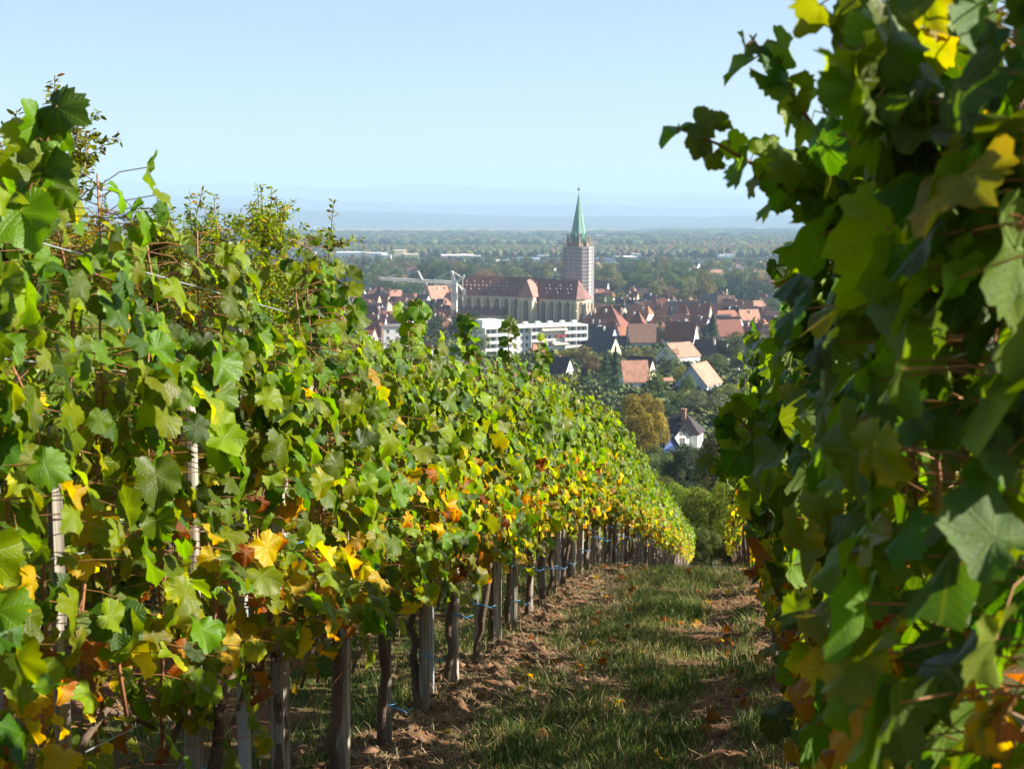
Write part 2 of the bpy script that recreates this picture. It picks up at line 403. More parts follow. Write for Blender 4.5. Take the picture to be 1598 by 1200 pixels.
def hills(name, y0, y1, prof, seed, col, label):
    xs = np.linspace(-11800, 11800, 260); ys = np.linspace(y0, y1, 22)
    X, Y = np.meshgrid(xs, ys, indexing='ij')
    q = (Y-y0)/(y1-y0); rise = np.sin(np.clip(q/0.62, 0, 1)*math.pi/2)**1.4*np.where(q > .62, np.cos((q-.62)/.38*math.pi/2)**.7, 1)
    px = CX + X/Y*FPX*1.0
    top = np.interp(px, prof[0], prof[1])            # wanted ridge height in metres
    Z = -66 + (top+66)*rise*(0.92+0.34*(fbm(X*0.0007, Y*0.0005, seed, 5)-0.5)) 
    V = np.stack([X, Y, Z], -1).reshape(-1, 3); a, b = X.shape
    idx = np.arange(a*b).reshape(a, b)
    F = np.stack([idx[:-1, :-1], idx[1:, :-1], idx[1:, 1:], idx[:-1, 1:]], -1).reshape(-1, 4)
    c = np.array(col)*(0.6+0.8*fbm(X*0.002, Y*0.004, seed+5, 4)[..., None])
    o = put(name, mesh_np(name, V, F, M['hill'], True, c.reshape(-1, 3)))
    return tag(o, label, kind='structure')
def ridge(pts, y):
    return [p for p, _ in pts], [(340-v)*y/FPX for _, v in pts]
hills('hills', 9800, 13800, ridge([(-200, 312), (180, 318), (330, 319), (480, 327), (700, 332), (900, 336), (1100, 338), (1300, 334), (1800, 330)], 12300), 61, (0.022, 0.036, 0.034), 'low wooded hills beyond the plain')
hills('hills', 14600, 19400, ridge([(-200, 300), (150, 305), (330, 303), (480, 309), (620, 313), (760, 318), (900, 316), (1020, 321), (1200, 325), (1500, 320), (1900, 322)], 17600), 62, (0.022, 0.036, 0.034), 'middle range of rounded wooded hills')
hills('hills', 20500, 25800, ridge([(-200, 272), (160, 281), (300, 287), (360, 284), (440, 289), (560, 288), (640, 286), (760, 289), (900, 296), (1000, 300), (1100, 299), (1250, 306), (1500, 300), (1900, 296)], 23600), 63, (0.03, 0.045, 0.04), 'long high ridge on the horizon')

hb = MB(); hb.box(-14500, 14500, -260, 30500, -67.5, 640)
hm = bpy.data.materials.new('haze_air'); hm.use_nodes = True; hn = hm.node_tree.nodes; hl = hm.node_tree.links
hn.remove(hn['Principled BSDF']); pv = hn.new('ShaderNodeVolumePrincipled')
pv.inputs['Color'].default_value = (0.54, 0.77, 1.0, 1); pv.inputs['Density'].default_value = 1.15e-4; pv.inputs['Anisotropy'].default_value = 0.0
hl.new(pv.outputs[0], hn['Material Output'].inputs['Volume'])
hz = hb.build('haze', hm); tag(hz, 'pale blue haze over the plain', kind='stuff')

# ---------------------------------------------------------------- grass blades, clods
def scatter_grass():
    n = 400000
    s = 5.6 + (rng.random(n)**1.25)*14.5; t = rng.uniform(-1.75, 0.75, n)
    keep = (rng.random(n) > soil_mix(s, t)*0.97) & (rng.random(n) < 0.25+1.1*fbm(s*3.1, t*3.1, 91, 3))
    s, t = s[keep], t[keep]
    # sparse weeds and grass in the next aisle, seen between the stakes
    m2 = 70000; s2 = 3.2+(rng.random(m2)**1.2)*14; t2 = rng.uniform(-5.4, -1.75, m2); k2 = (rng.random(m2) > soil_mix(s2, t2)*0.97)
    s = np.concatenate([s, s2[k2]]); t = np.concatenate([t, t2[k2]]); n = len(s)
    x, y = s*SP+t*CP, s*CP-t*SP; z = HZ(s, t)-0.004
    clump = fbm(s*4.3, t*4.3, 97, 3)
    h = (0.015+0.095*rng.random(n)**2.4)*(0.35+1.6*clump); w = 0.0016+0.0016*rng.random(n)
    a = rng.uniform(0, 2*math.pi, n); lean = rng.normal(0, 0.55, (n, 2))*h[:, None]
    wx, wy = np.cos(a)*w, np.sin(a)*w
    base = np.stack([x, y, z], -1)
    A = base+np.stack([-wx, -wy, 0*w], -1); B = base+np.stack([wx, wy, 0*w], -1)
    Mx = base+np.stack([lean[:, 0]*.35, lean[:, 1]*.35, h*.6], -1)
    C = Mx+np.stack([wx, wy, 0*w], -1)*.7; D = Mx-np.stack([wx, wy, 0*w], -1)*.7
    E = base+np.stack([lean[:, 0], lean[:, 1], h*.95], -1)
    V = np.stack([A, B, C, D, E], 1).reshape(-1, 3)
    i = np.arange(n)*5
    F = np.concatenate([np.stack([i, i+1, i+2], -1), np.stack([i, i+2, i+3], -1), np.stack([i+3, i+2, i+4], -1)])
    dry = (rng.random(n) < 0.16+0.9*np.clip(fbm(s*1.9, t*1.9, 99, 2)-0.45, 0, 1))[:, None]
    c = np.where(dry, np.array([0.36, 0.30, 0.15]), np.array([0.070, 0.118, 0.028])*(0.5+1.0*rng.random((n, 1))))
    c = np.repeat(c, 5, axis=0)
    o = put('grass', mesh_np('grass', V, F, M['grass'], False, c)); tag(o, 'short patchy grass on the vineyard aisle', kind='stuff')
scatter_grass()
def ico(sub=1):
    import bmesh
    b = bmesh.new(); bmesh.ops.create_icosphere(b, subdivisions=sub, radius=1); b.verts.ensure_lookup_table()
    V = np.array([v.co[:] for v in b.verts]); F = np.array([[v.index for v in f.verts] for f in b.faces]); b.free(); return V, F
IV, IF = ico(1)
def scatter_clods():
    n = 9000
    s = 4.5+(rng.random(n)**1.3)*16; row = rng.choice([0, 1, 2], n, p=[.25, .62, .13]); t = 0.37-1.92*row+rng.normal(0, 0.3, n)
    r = 0.006+0.030*rng.random(n)**5+0.003
    x, y = s*SP+t*CP, s*CP-t*SP; z = HZ(s, t)-r*0.05
    k = len(IV); jit = 0.45+0.95*rng.random((n, k, 1)); sc = r[:, None, None]*np.stack([0.8+.7*rng.random(n), 0.8+.7*rng.random(n), 0.6+.3*rng.random(n)], -1)[:, None, :]
    V = IV[None]*jit*sc + np.stack([x, y, z], -1)[:, None, :]
    F = (IF[None]+(np.arange(n)*k)[:, None, None]).reshape(-1, 3)
    c = np.repeat(np.array([0.21, 0.12, 0.068])*(0.45+0.8*rng.random((n, 1))), k, axis=0)
    o = put('soil_clods', mesh_np('soil_clods', V.reshape(-1, 3), F, M['clod'], False, c)); tag(o, 'crumbled red brown soil clods under the vines', kind='stuff')
    # straw: thin dry stems
    n = 12000; s = 5.5+rng.random(n)*12; t = np.where(rng.random(n) < .55, -1.2+rng.normal(0, .3, n), rng.uniform(-1.6, .7, n)); x, y = s*SP+t*CP, s*CP-t*SP; z = HZ(s, t)+0.006
    a = rng.uniform(0, math.pi, n); L = 0.02+0.07*rng.random(n); d = np.stack([np.cos(a)*L, np.sin(a)*L, rng.normal(0.008, 0.018, n)], -1); w = np.stack([-np.sin(a), np.cos(a), 0*a], -1)*0.0015
    P = np.stack([x, y, z], -1); V = np.stack([P-d-w, P-d+w, P+d+w, P+d-w], 1).reshape(-1, 3); F = np.arange(n*4).reshape(-1, 4)
    c = np.repeat(np.array([0.42, 0.31, 0.17])*(0.4+0.8*rng.random((n, 1))), 4, axis=0)
    o = put('straw', mesh_np('straw', V, F, M['clod'], False, c)); tag(o, 'dry straw and stalks lying on the aisle', kind='stuff')
scatter_clods()

# ================================================================ VINE LEAVES
def leaf_outline(n, teeth, r_):
    keys = [(0, 1.0), (26, .86), (33, .85), (54, .93), (80, .80), (90, .79), (116, .82), (146, .70), (166, .56), (180, .14)]
    th = np.linspace(-180, 180, n, endpoint=False)+180.0/n
    rr = np.interp(np.abs(th), [k for k, _ in keys], [v for _, v in keys])
    rr = rr*(1+teeth*np.where(np.arange(n) % 2 == 0, 1, -1)) * (1+0.05*r_.normal(size=n))
    return np.radians(th), rr
def leaf_geo(seed, n=26, ring=True, curl=0.5):
    r_ = np.random.default_rng(seed)
    th, rr = leaf_outline(n, 0.045 if n > 30 else 0.055, r_)
    rr = rr*(1+0.10*np.sin(th*1+r_.uniform(0, 6)))
    P = [np.zeros((1, 2))]
    if ring: P.append(np.stack([np.cos(th[::2])*rr[::2], np.sin(th[::2])*rr[::2]], -1)*0.52)
    P.append(np.stack([np.cos(th)*rr, np.sin(th)*rr], -1))
    P = np.concatenate(P)
    x, y = P[:, 0], P[:, 1]; rad = np.hypot(x, y); ang = np.arctan2(y, x)
    fold = r_.uniform(-0.05, 0.45)*curl*1.2; droop = r_.uniform(0.05, 0.55)*curl; tw = r_.uniform(-.3, .3)*curl
    z = fold*np.abs(y) - droop*rad**2 + tw*x*y + 0.16*curl*rad**2*np.sin(ang*3+r_.uniform(0, 6)) + 0.09*curl*rad*np.sin(ang*6+r_.uniform(0, 6))
    V = np.stack([x, y*(1-0.12*fold), z], -1)
    F = []; h = n//2
    if ring:
        for i in range(h):
            j = (i+1) % h; F.append([0, 1+i, 1+j])
            a, b, c = 1+h+2*i, 1+h+2*i+1, 1+h+(2*i+2) % n
            F += [[1+i, a, b], [1+i, b, 1+j], [1+j, b, c]]
    else:
        F = [[0, 1+i, 1+(i+1) % n] for i in range(n)]
    F = np.array(F)
    # drop the faces that bridge the stalk notch
    uv = P*0.45+0.5
    return V, F, uv, rad, ang
PALS = {   # inner colour, rim colour, how far the rim reaches, weight of blotches
    'green': ((0.086, 0.150, 0.004), (0.098, 0.165, 0.005), 0.0),
    'dark': ((0.034, 0.078, 0.004), (0.040, 0.086, 0.005), 0.0),
    'lime': ((0.155, 0.205, 0.006), (0.175, 0.215, 0.007), 0.0),
    'yellowing': ((0.15, 0.185, 0.008), (0.40, 0.30, 0.012), 0.7),
    'yellow': ((0.42, 0.31, 0.014), (0.50, 0.30, 0.02), 0.6),
    'orange': ((0.42, 0.25, 0.02), (0.36, 0.07, 0.012), 0.9),
    'brown': ((0.24, 0.10, 0.042), (0.15, 0.045, 0.02), 0.7),
}
PN = list(PALS)
def leaf_cols(pal, rad, ang, seed):
    r_ = np.random.default_rng(seed+999); a, b, k = PALS[pal]
    w = np.clip((rad-0.45)*1.7+0.45*np.sin(ang*2+r_.uniform(0, 6))+0.25*np.sin(ang*5+r_.uniform(0, 6)), 0, 1)*k
    if k == 0: w = np.clip(rad-.5, 0, 1)
    return np.array(a)*(1-w[:, None])+np.array(b)*w[:, None]
LEAF_HI, LEAF_MD, LEAF_LO = {}, {}, {}
for p in PN:
    cu = {'brown': 2.3, 'orange': 1.7, 'yellow': 1.4, 'yellowing': 1.2}.get(p, 1.0)
    for v in range(8):
        sd = v*13+PN.index(p)*101
        Vv, Ff, uv, rad, ang = leaf_geo(sd, 44, True, cu); LEAF_HI[p, v] = mesh_np('leaf', Vv, Ff, M['leaf'], True, leaf_cols(p, rad, ang, sd), uv)
        Vv, Ff, uv, rad, ang = leaf_geo(sd, 24, True, cu); c = leaf_cols(p, rad, ang, sd); LEAF_MD[p, v] = mesh_np('leaf', Vv, Ff, M['leaf'], True, c, uv)
        Vv, Ff, uv, rad, ang = leaf_geo(sd, 16, False, cu); LEAF_LO[p, v] = (Vv, Ff, uv, leaf_cols(p, rad, ang, sd))

def quats(nrm, mid):
    """rotation matrices with local Z = nrm, local X along mid (orthogonalised)"""
    nrm = nrm/np.linalg.norm(nrm, axis=1, keepdims=True)
    mid = mid-(mid*nrm).sum(1, keepdims=True)*nrm; mid /= np.linalg.norm(mid, axis=1, keepdims=True)
    return np.stack([mid, np.cross(nrm, mid), nrm], -1)     # columns
def pick_pal(h, n, r_, auto=1.0):
    """h: height above the ground (m). lower leaves have turned"""
    turned = np.clip((1.52-h)/1.3, 0.035, 0.66)*auto
    u = r_.random(n); k = r_.random(n)
    pal = np.where(k < .48, 0, np.where(k < .66, 1, 2))
    q = r_.random(n); tp = np.where(q < .46, 3, np.where(q < .72, 4, np.where(q < .83, 5, 6)))
    tp = np.where((h > 1.3) & (tp > 4), 3, tp)          # rust and brown only low on the vine
    return np.where(u < turned, tp, pal)

def vine_layout(seed, nleaf, side=0.62, top=2.05, auto=1.0, spread=1.0, low=0.0, slim=1.0):
    """canes and leaves of one vine in its own frame: x along the row, y towards the aisle on the right, z up"""
    r_ = np.random.default_rng(seed)
    nc = 8; canes = []
    xs = np.linspace(-0.40, 0.40, nc)+r_.normal(0, 0.035, nc)
    for i in range(nc):
        tp = top + r_.normal(0, 0.09) + (0.10 if r_.random() < 0.12 else 0)
        zb = r_.uniform(0.55, 0.80); m = 8
        zz = np.linspace(zb, tp, m); wx = np.cumsum(r_.normal(0, 0.022, m)); wy = np.cumsum(r_.normal(0, 0.02, m))
        canes.append(np.stack([xs[i]+wx, wy*0.7+r_.normal(0, .03), zz], -1))
    pos = np.zeros((nleaf, 3)); anchor = np.zeros((nleaf, 3))
    sgn = np.where(r_.random(nleaf) < side, 1.0, -1.0)
    for j in range(nleaf):
        c = canes[r_.integers(nc)]; u = (r_.uniform(.78, 1) if r_.random() < .2 else r_.random()**0.88)*(len(c)-1.001); i = int(u); f = u-i
        a = c[i]*(1-f)+c[i+1]*f
        if r_.random() < 0.20: a = a.copy(); a[2] -= r_.uniform(0.03, .2)*(1 if a[2] < 1.2 else .3)
        if low and r_.random() < low: a = a.copy(); a[2] = r_.uniform(.45, 1.0)
        w = 0.24*(1-0.55*max(0, (a[2]-1.5)/0.7))*spread
        out = r_.uniform(0.02, 1)**0.8*w*(slim if a[2] < 1.05 else 1)
        anchor[j] = a
        pos[j] = a+np.array([r_.normal(0, 0.055), sgn[j]*out, r_.normal(0.0, 0.03)])
    pos[:, 2] = np.maximum(pos[:, 2], 0.55+0.25*r_.random(nleaf)**2)
    h = pos[:, 2]
    nrm = np.stack([r_.normal(0, .55, nleaf), sgn*1.0+r_.normal(0, .35, nleaf), 0.45+r_.normal(0, .42, nleaf)], -1)
    mid = np.stack([r_.normal(0, .65, nleaf), sgn*0.35+r_.normal(0, .3, nleaf), -1.0+r_.normal(0, .35, nleaf)], -1)
    Rm = quats(nrm, mid)
    pal = pick_pal(h, nleaf, r_, auto)
    sc = (0.038+0.046*r_.random(nleaf)**1.5)*np.where(h > top-.15, 0.72, 1.0)*np.where(pal == 6, 0.78, 1.0)
    return canes, pos, anchor, Rm, pal, sc

def joined_leaves(pos, Rm, pal, sc, r_):
    Vs, Fs, Us, Cs = [], [], [], []; off = 0
    var = r_.integers(0, 8, len(pos))
    for j in range(len(pos)):
        V, F, uv, c = LEAF_LO[PN[pal[j]], int(var[j])]
        Vs.append((V*sc[j])@Rm[j].T+pos[j]); Fs.append(F+off); Us.append(uv); Cs.append(c*(0.6+0.8*r_.random())); off += len(V)
    return mesh_np('foliage', np.concatenate(Vs), np.concatenate(Fs), M['leaf'], True, np.concatenate(Cs), np.concatenate(Us))
def petiole_mesh(anchor, pos, r_, mat='petiole'):
    n = len(pos); mid = (anchor+pos)/2+np.stack([r_.normal(0, .01, n), r_.normal(0, .01, n), 0.012+0*r_.random(n)], -1)
    d = pos-anchor; d /= np.linalg.norm(d, axis=1, keepdims=True)+1e-9
    a = np.cross(d, np.array([0.1, 0.2, 1.0])); a /= np.linalg.norm(a, axis=1, keepdims=True)+1e-9; b = np.cross(d, a); w = 0.0015
    rings = [c+w*(a*math.cos(t)+b*math.sin(t)) for c in (anchor, mid, pos) for t in (0, 2.094, 4.189)]
    V = np.stack(rings, 1).reshape(-1, 3); i = (np.arange(n)*9)[:, None]
    q = [[r*3+k, r*3+(k+1) % 3, r*3+3+(k+1) % 3, r*3+3+k] for r in (0, 1) for k in range(3)]
    F = (i[:, :, None]+np.array(q)[None]).reshape(-1, 4)
    return mesh_np('petioles', V, F, M[mat], True)
def trunk_mesh(seed):
    r_ = np.random.default_rng(seed); b = MB()
    n = 9; z = np.linspace(-0.06, 0.62, n); x = np.cumsum(r_.normal(0, .026, n)); y = np.cumsum(r_.normal(0, .014, n))
    b.tube([(x[i]-x[0]+.06, y[i]-y[0], z[i]) for i in range(n)], [0.021-0.0008*i+0.006*r_.random() for i in range(n)], 7)
    e = (x[-1]-x[0]+.06, y[-1]-y[0], .60)
    for s in (-1, 1):   # the two bent fruiting arms
        b.tube([e, (e[0]+s*.10, e[1], .68), (e[0]+s*.24, e[1]+.01, .70), (e[0]+s*.40, e[1], .62), (e[0]+s*.5, e[1], .56)], [.014, .011, .009, .008, .006], 5)
    return b.mesh('trunk', M['vine_bark'], True)
TRUNKS = [trunk_mesh(i) for i in range(6)]
# ================================================================ VINES AND STAKES
def ordn(i):
    if i < 30: return ORD[i]
    t_ = ['thirt', 'fort', 'fift', 'sixt', 'sevent', 'eight'][i//10-3] if i+1 >= 30 else ''
    n = i+1; tens = ['', '', 'twenty', 'thirty', 'forty', 'fifty', 'sixty', 'seventy', 'eighty', 'ninety'][n//10]
    return tens[:-1]+'ieth' if n % 10 == 0 else tens+'-'+ORD[n % 10-1]
ORD = ['first', 'second', 'third', 'fourth', 'fifth', 'sixth', 'seventh', 'eighth', 'ninth', 'tenth', 'eleventh', 'twelfth', 'thirteenth', 'fourteenth', 'fifteenth', 'sixteenth', 'seventeenth', 'eighteenth', 'nineteenth', 'twentieth',
       'twenty-first', 'twenty-second', 'twenty-third', 'twenty-fourth', 'twenty-fifth', 'twenty-sixth', 'twenty-seventh', 'twenty-eighth', 'twenty-ninth', 'thirtieth']
ROWYAW = math.pi/2-PHI          # local x along the row (away), local y towards the left -> flip below
def at_st(s, t, dz=0.0):
    x, y = st2xy(s, t); return (x, y, float(HZ(s, t))+dz)
def vine(s, t, seed, nleaf, label, group, near=True, hi=False, side=0.62, top=2.05, canes_n=8, auto=1.0, name='grapevine', nstuff=60, spread=1.0, low=0.0, slim=1.0, size=1.0, shade=0.0):
    # frame: local x = away along the row, local y = left of it; the layout's y (towards the right) is negated
    e = empty(name, at_st(s, t), ROWYAW); tag(e, label, 'grapevine', group)
    r_ = np.random.default_rng(seed+5)
    put('trunk', TRUNKS[seed % 6], e)
    canes, pos, anc, Rm, pal, sc = vine_layout(seed, nleaf+nstuff, side, top, auto, spread, low, slim)
    sc = sc*size
    if shade: pal = np.where((pal == 2) & (np.random.default_rng(seed).random(len(pal)) < shade), 1, pal)  # lime leaves take the dark palette, deepening the row's shade by colour
    flip = np.array([1, -1, 1.0])
    pos = pos*flip; anc = anc*flip; Rm = Rm*flip[None, :, None]; Rm[:, :, 1] *= -1      # mirrored frame kept right-handed
    for c in canes:
        b = MB(); b.tube([tuple(q) for q in (c*flip)], np.linspace(0.0062, 0.0024, len(c)), 5); b.build('cane', M['cane'], e, True)
    # leaves that show most become parts of their own, the inner and far-side ones one mass
    order = np.argsort(-( -pos[:, 1]*(1 if side >= 0.5 else -1)) + r_.normal(0, .09, len(pos)))
    A = order[:nleaf]; B = order[nleaf:]
    D = LEAF_HI if hi else LEAF_MD; var = r_.integers(0, 8, len(pos))
    for j in A:
        o = bpy.data.objects.new('leaf', D[PN[pal[j]], int(var[j])]); COL.objects.link(o); o.parent = e
        o.rotation_mode = 'QUATERNION'; o.rotation_quaternion = Matrix(Rm[j].tolist()).to_quaternion(); o.location = pos[j]; o.scale = (sc[j],)*3
    if len(B):
        f = put('foliage', joined_leaves(pos[B], Rm[B], pal[B], sc[B], r_), e); f['kind'] = 'stuff'
    f = put('petioles', petiole_mesh(anc, pos, r_), e); f['kind'] = 'stuff'
    return e
def stake_mesh(kind, seed, h=1.5):
    r_ = np.random.default_rng(seed+300); b = MB()
    w = {'square': .028, 'round': .03, 'split': .024}[kind]; k = {'square': 4, 'round': 8, 'split': 5}[kind]
    zs = [-.12, .15, .5, .9, 1.25, h-.04, h]; vs = []
    jit = r_.normal(0, .10 if kind == 'split' else .03, k)
    lx = r_.normal(0, .014); ly = r_.normal(0, .014)
    for i, z in enumerate(zs):
        rr = w*1.414*(1-.04*i)*(0.72 if i == len(zs)-1 else 1) if k == 4 else w*(1-.04*i)*(0.7 if i == len(zs)-1 else 1)
        for j in range(k):
            a = 2*math.pi*(j+.5)/k+jit[j]*.5; q = rr*(1+jit[j]+r_.normal(0, .02)); vs.append((math.cos(a)*q+lx*z, math.sin(a)*q+ly*z, z))
    fs = [[i*k+j, i*k+(j+1) % k, (i+1)*k+(j+1) % k, (i+1)*k+j] for i in range(len(zs)-1) for j in range(k)]+[[(len(zs)-1)*k+j for j in range(k)]]
    b.add(vs, fs); return b.mesh('post', M['wood'], kind == 'round')
STK = {(k, i): stake_mesh(k, i*7+len(k), 1.42+0.06*i) for k in ('square', 'round', 'split') for i in range(4)}
def twine_mesh(seed):
    r_ = np.random.default_rng(seed); b = MB(); w = .041
    b.tube([(w*math.cos(a), w*math.sin(a), 0.004*math.sin(a*2)) for a in np.linspace(0, 2*math.pi, 13)], .0022, 4)
    b.tube([(-w, -w*.4, 0), (-w-.03, -w-.03, .004), (-w-.05, -w-.07, -.01)], .0025, 4)
    b.tube([(-w, -w*.4, 0), (-w-.02, -w-.05, -.012), (-w-.025, -w-.09, .006)], .0025, 4)
    return b.mesh('twine', M['twine'], True)
TW = [twine_mesh(i) for i in range(3)]
def stake(s, t, i, kind, label, group):
    e = put('vine_stake', STK[kind, i % 4], None, at_st(s, t)); e.rotation_euler = (0, 0, ROWYAW+random.uniform(-.12, .12)); tag(e, label, 'stake', group)
    v = 0.8+0.5*random.random(); e.color = (v, v*.98, v*.95, 1)
    tw = put('twine', TW[i % 3], e, (0, 0, random.uniform(.2, .62)))
    if i % 3 == 0: put('twine', TW[(i+1) % 3], e, (0, 0, random.uniform(.8, 1.15)))
    return e
def steel_post(s, t, label, group, h=1.86):
    b = MB(); w = .017
    b.box(-w, w, -w, -w+.004, -.1, h); b.box(-w, -w+.004, -w+.004, w, -.1, h); b.box(w-.004, w, -w+.004, w, -.1, h)
    o = b.build('steel_post', M['steel'], None, loc=at_st(s, t)); o.rotation_euler = (0, 0, ROWYAW); tag(o, label, 'post', group)
    for z in (.66, 1.15, 1.6, 1.87):
        c = MB(); c.box(-w-.008, w+.008, -w-.010, -w-.002, z-.012, z+.012); c.build('wire_clip', M['steel'], o)
def wire_run(t, h, s0, s1, label, group):
    b = MB(); pts = []
    for s in np.arange(s0, s1, 1.6):
        x, y, z = *st2xy(s, t), float(H0(s))+0.08; pts.append((x, y, z+h-0.012*math.sin(s*1.9)**2))
    b.tube(pts, .0022, 4); o = b.build('trellis_wire', M['wire'], None, True); tag(o, label, 'wire', group)

random.seed(11)
G1, G2 = 'grapevines of the sunlit row beside the aisle', 'grapevines of the shaded row beside the camera'
TL, TR = -1.55, 0.37
SP0 = 0.80
n_left = 31
kinds = ['square', 'split', 'round', 'square', 'square', 'split', 'round', 'square', 'split']
looks = ['with bare reddish canes low down', 'with green leaves over yellowed lower ones', 'with a torn brown leaf among green ones', 'with bright lime leaves in the sun', 'with many yellow leaves below the middle wire', 'with curled brown leaves near the ground', 'thick with mid green leaves', 'with long shoots above the top wire']
for i in range(n_left):
    s = 2.15+SP0*i
    nl = 298 if s < 14 else 200
    vine(s, TL+random.uniform(-.04, .04), 100+i, nl, '%s vine down the sunlit row, %s' % (ordn(i), looks[i % 8]), G1, hi=s < 6.5, nstuff=170 if s < 14 else 190, top=1.86 if i < 3 else 1.80, size=.95)
    if s > 2.6: stake(s+.09, TL+.02, i, kinds[i % 9], '%s wooden stake down the sunlit row, %s and weathered' % (ordn(i), kinds[i % 9]), 'wooden stakes of the sunlit row')
for i in range(7):
    steel_post(4.4+3.0*i, TL-.02, '%s galvanised steel post from the near end of the sunlit row' % ORD[i], 'steel posts of the sunlit row')
for h, w in ((.66, 'lowest'), (1.15, 'second lowest'), (1.6, 'third lowest'), (1.87, 'topmost')):
    wire_run(TL+.03, h, 1.6, 62, '%s trellis wire of the sunlit row' % w, 'trellis wires of the sunlit row')
    wire_run(TR-.03, h, 1.4, 40, '%s trellis wire of the shaded row' % w, 'trellis wires of the shaded row')
for i in range(20):
    s = 1.95+SP0*i
    nl = 295 if s < 6 else 200 if s < 9 else 150
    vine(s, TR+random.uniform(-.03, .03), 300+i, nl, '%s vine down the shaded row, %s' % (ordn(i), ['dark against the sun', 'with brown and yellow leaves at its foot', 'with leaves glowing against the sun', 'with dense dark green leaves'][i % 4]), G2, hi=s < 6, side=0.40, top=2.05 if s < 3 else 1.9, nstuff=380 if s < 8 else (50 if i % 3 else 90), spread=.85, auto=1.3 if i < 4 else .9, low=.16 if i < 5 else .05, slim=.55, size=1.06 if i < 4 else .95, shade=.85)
    if i > 1: stake(s+.1, TR+.02, i+1, kinds[(i+4) % 9], '%s wooden stake down the shaded row' % ordn(i), 'wooden stakes of the shaded row')
steel_post(5.75, TR+.0, 'galvanised steel post standing in the shaded row beside wooden stakes', None)

# vines whose leaves are too small to pick apart: eight shapes, copied
def mass_vine_proto(seed, nleaf, top=1.86, side=.6):
    canes, pos, anc, Rm, pal, sc = vine_layout(seed, nleaf, side, top)
    flip = np.array([1, -1, 1.0]); pos = pos*flip; Rm = Rm*flip[None, :, None]; Rm[:, :, 1] *= -1
    b = MB()
    for c in canes: b.tube([tuple(q) for q in (c*flip)][::2], .005, 3, cap=False)
    return joined_leaves(pos, Rm, pal, sc*1.0, np.random.default_rng(seed)), b.mesh('canes', M['cane'], True)
MASS = [mass_vine_proto(900+i, 380) for i in range(8)]
def mass_vine(s, t, i, label, group, st=True):
    f, c = MASS[i % 8]
    e = empty('grapevine', at_st(s, t), ROWYAW+(math.pi if (i*7) % 3 == 0 else 0)); tag(e, label, 'grapevine', group)
    put('trunk', TRUNKS[i % 6], e); a = put('foliage', f, e); a['kind'] = 'stuff'; a = put('canes', c, e); a['kind'] = 'stuff'
    if st:
        k = put('vine_stake', STK[kinds[i % 9], i % 4], None, at_st(s+.1, t)); k.rotation_euler = (0, 0, ROWYAW); v = .75+.5*random.random(); k.color = (v, v, v, 1)
        tag(k, 'grey wooden stake holding up the '+label.split(', seen')[0].replace('small distant ', ''), 'stake', group.replace('grapevines', 'stakes'))
for i in range(52): mass_vine(2.15+SP0*(n_left+i), TL, i, 'small distant vine, %s down the sunlit row' % ordn(n_left+i), 'grapevines of the descending end of the sunlit row')
for i in range(34): mass_vine(1.95+SP0*(20+i), TR, i+3, 'small distant vine, %s down the shaded row' % ordn(20+i), 'grapevines of the descending end of the shaded row')
for i in range(60): mass_vine(3.0+SP0*i, TL-1.92, i+5, '%s vine of the row behind the sunlit row, seen through it' % ordn(i), 'grapevines of the row behind the sunlit row')
for i in [j for j in range(44) if j % 2 == 0 or 2 < j < 12]: mass_vine(-0.6+SP0*i, TR+1.92, i+1, '%s vine of the row hidden behind the shaded row' % ordn(i), 'grapevines of the row behind the shaded row', st=False)  # unseen row, its gaps and full stretch shaped for light on the aisle

# long shoots of the shaded row reaching into the sky
def shoot(pts, nl, seed, label, base=.045, tipf=.5, rad=.006, group=None):
    """pts: world points root to tip; leaves alternate along it"""
    r_ = np.random.default_rng(seed); pts = np.array(pts, float)
    o = np.zeros(3)+pts[0]; e = empty('vine_shoot', tuple(o)); tag(e, label, 'vine shoot', group); L = pts-o
    b = MB(); b.tube([tuple(p) for p in L], np.linspace(rad, .0016, len(L)), 6); b.build('cane', M['cane'], e, True)
    an, po = [], []
    for k in range(nl):
        u = (k+.5)/nl*(len(L)-1.001); i = int(u); f = u-i; a = L[i]*(1-f)+L[i+1]*f; d = L[i+1]-L[i]; d /= np.linalg.norm(d)
        w = np.cross(d, np.array([0, 1, 0.0])); w /= np.linalg.norm(w); ln = base*.62*(1-tipf*k/nl)*r_.uniform(.5, 1.3)
        p = a+(w*(1 if k % 2 else -1)*.9+np.array([r_.normal(0, .5), r_.normal(0, .6), r_.normal(0, .3)]))*ln
        sc = base*1.35*(1-tipf*k/nl)*r_.uniform(.7, 1.2)
        nrm = np.array([[.5+r_.normal(0, .6), -.6+r_.normal(0, .6), .5+r_.normal(0, .6)]]); mid = np.array([(p-a)/np.linalg.norm(p-a)*.8+np.array([0, 0, -.7])+r_.normal(0, .3, 3)])
        Rm = quats(nrm, mid)[0]; pal = PN[[0, 1, 2, 0, 2, 0][r_.integers(6)]] if r_.random() > .06 else 'yellowing'
        lo = bpy.data.objects.new('leaf', LEAF_HI[pal, int(r_.integers(5))]); COL.objects.link(lo); lo.parent = e; lo.rotation_mode = 'QUATERNION'
        lo.rotation_quaternion = Matrix(Rm.tolist()).to_quaternion(); lo.location = p; lo.scale = (sc,)*3; an.append(a); po.append(p)
    f = put('petioles', petiole_mesh(np.array(an), np.array(po), r_), e); f['kind'] = 'stuff'
def wp(px, py, Y):
    u = (px-CX)/FPX; v = (CY-py)/FPX; dy = math.cos(PITCH)+v*math.sin(PITCH); dz = -math.sin(PITCH)+v*math.cos(PITCH)
    return (u*Y/dy, Y, dz*Y/dy)
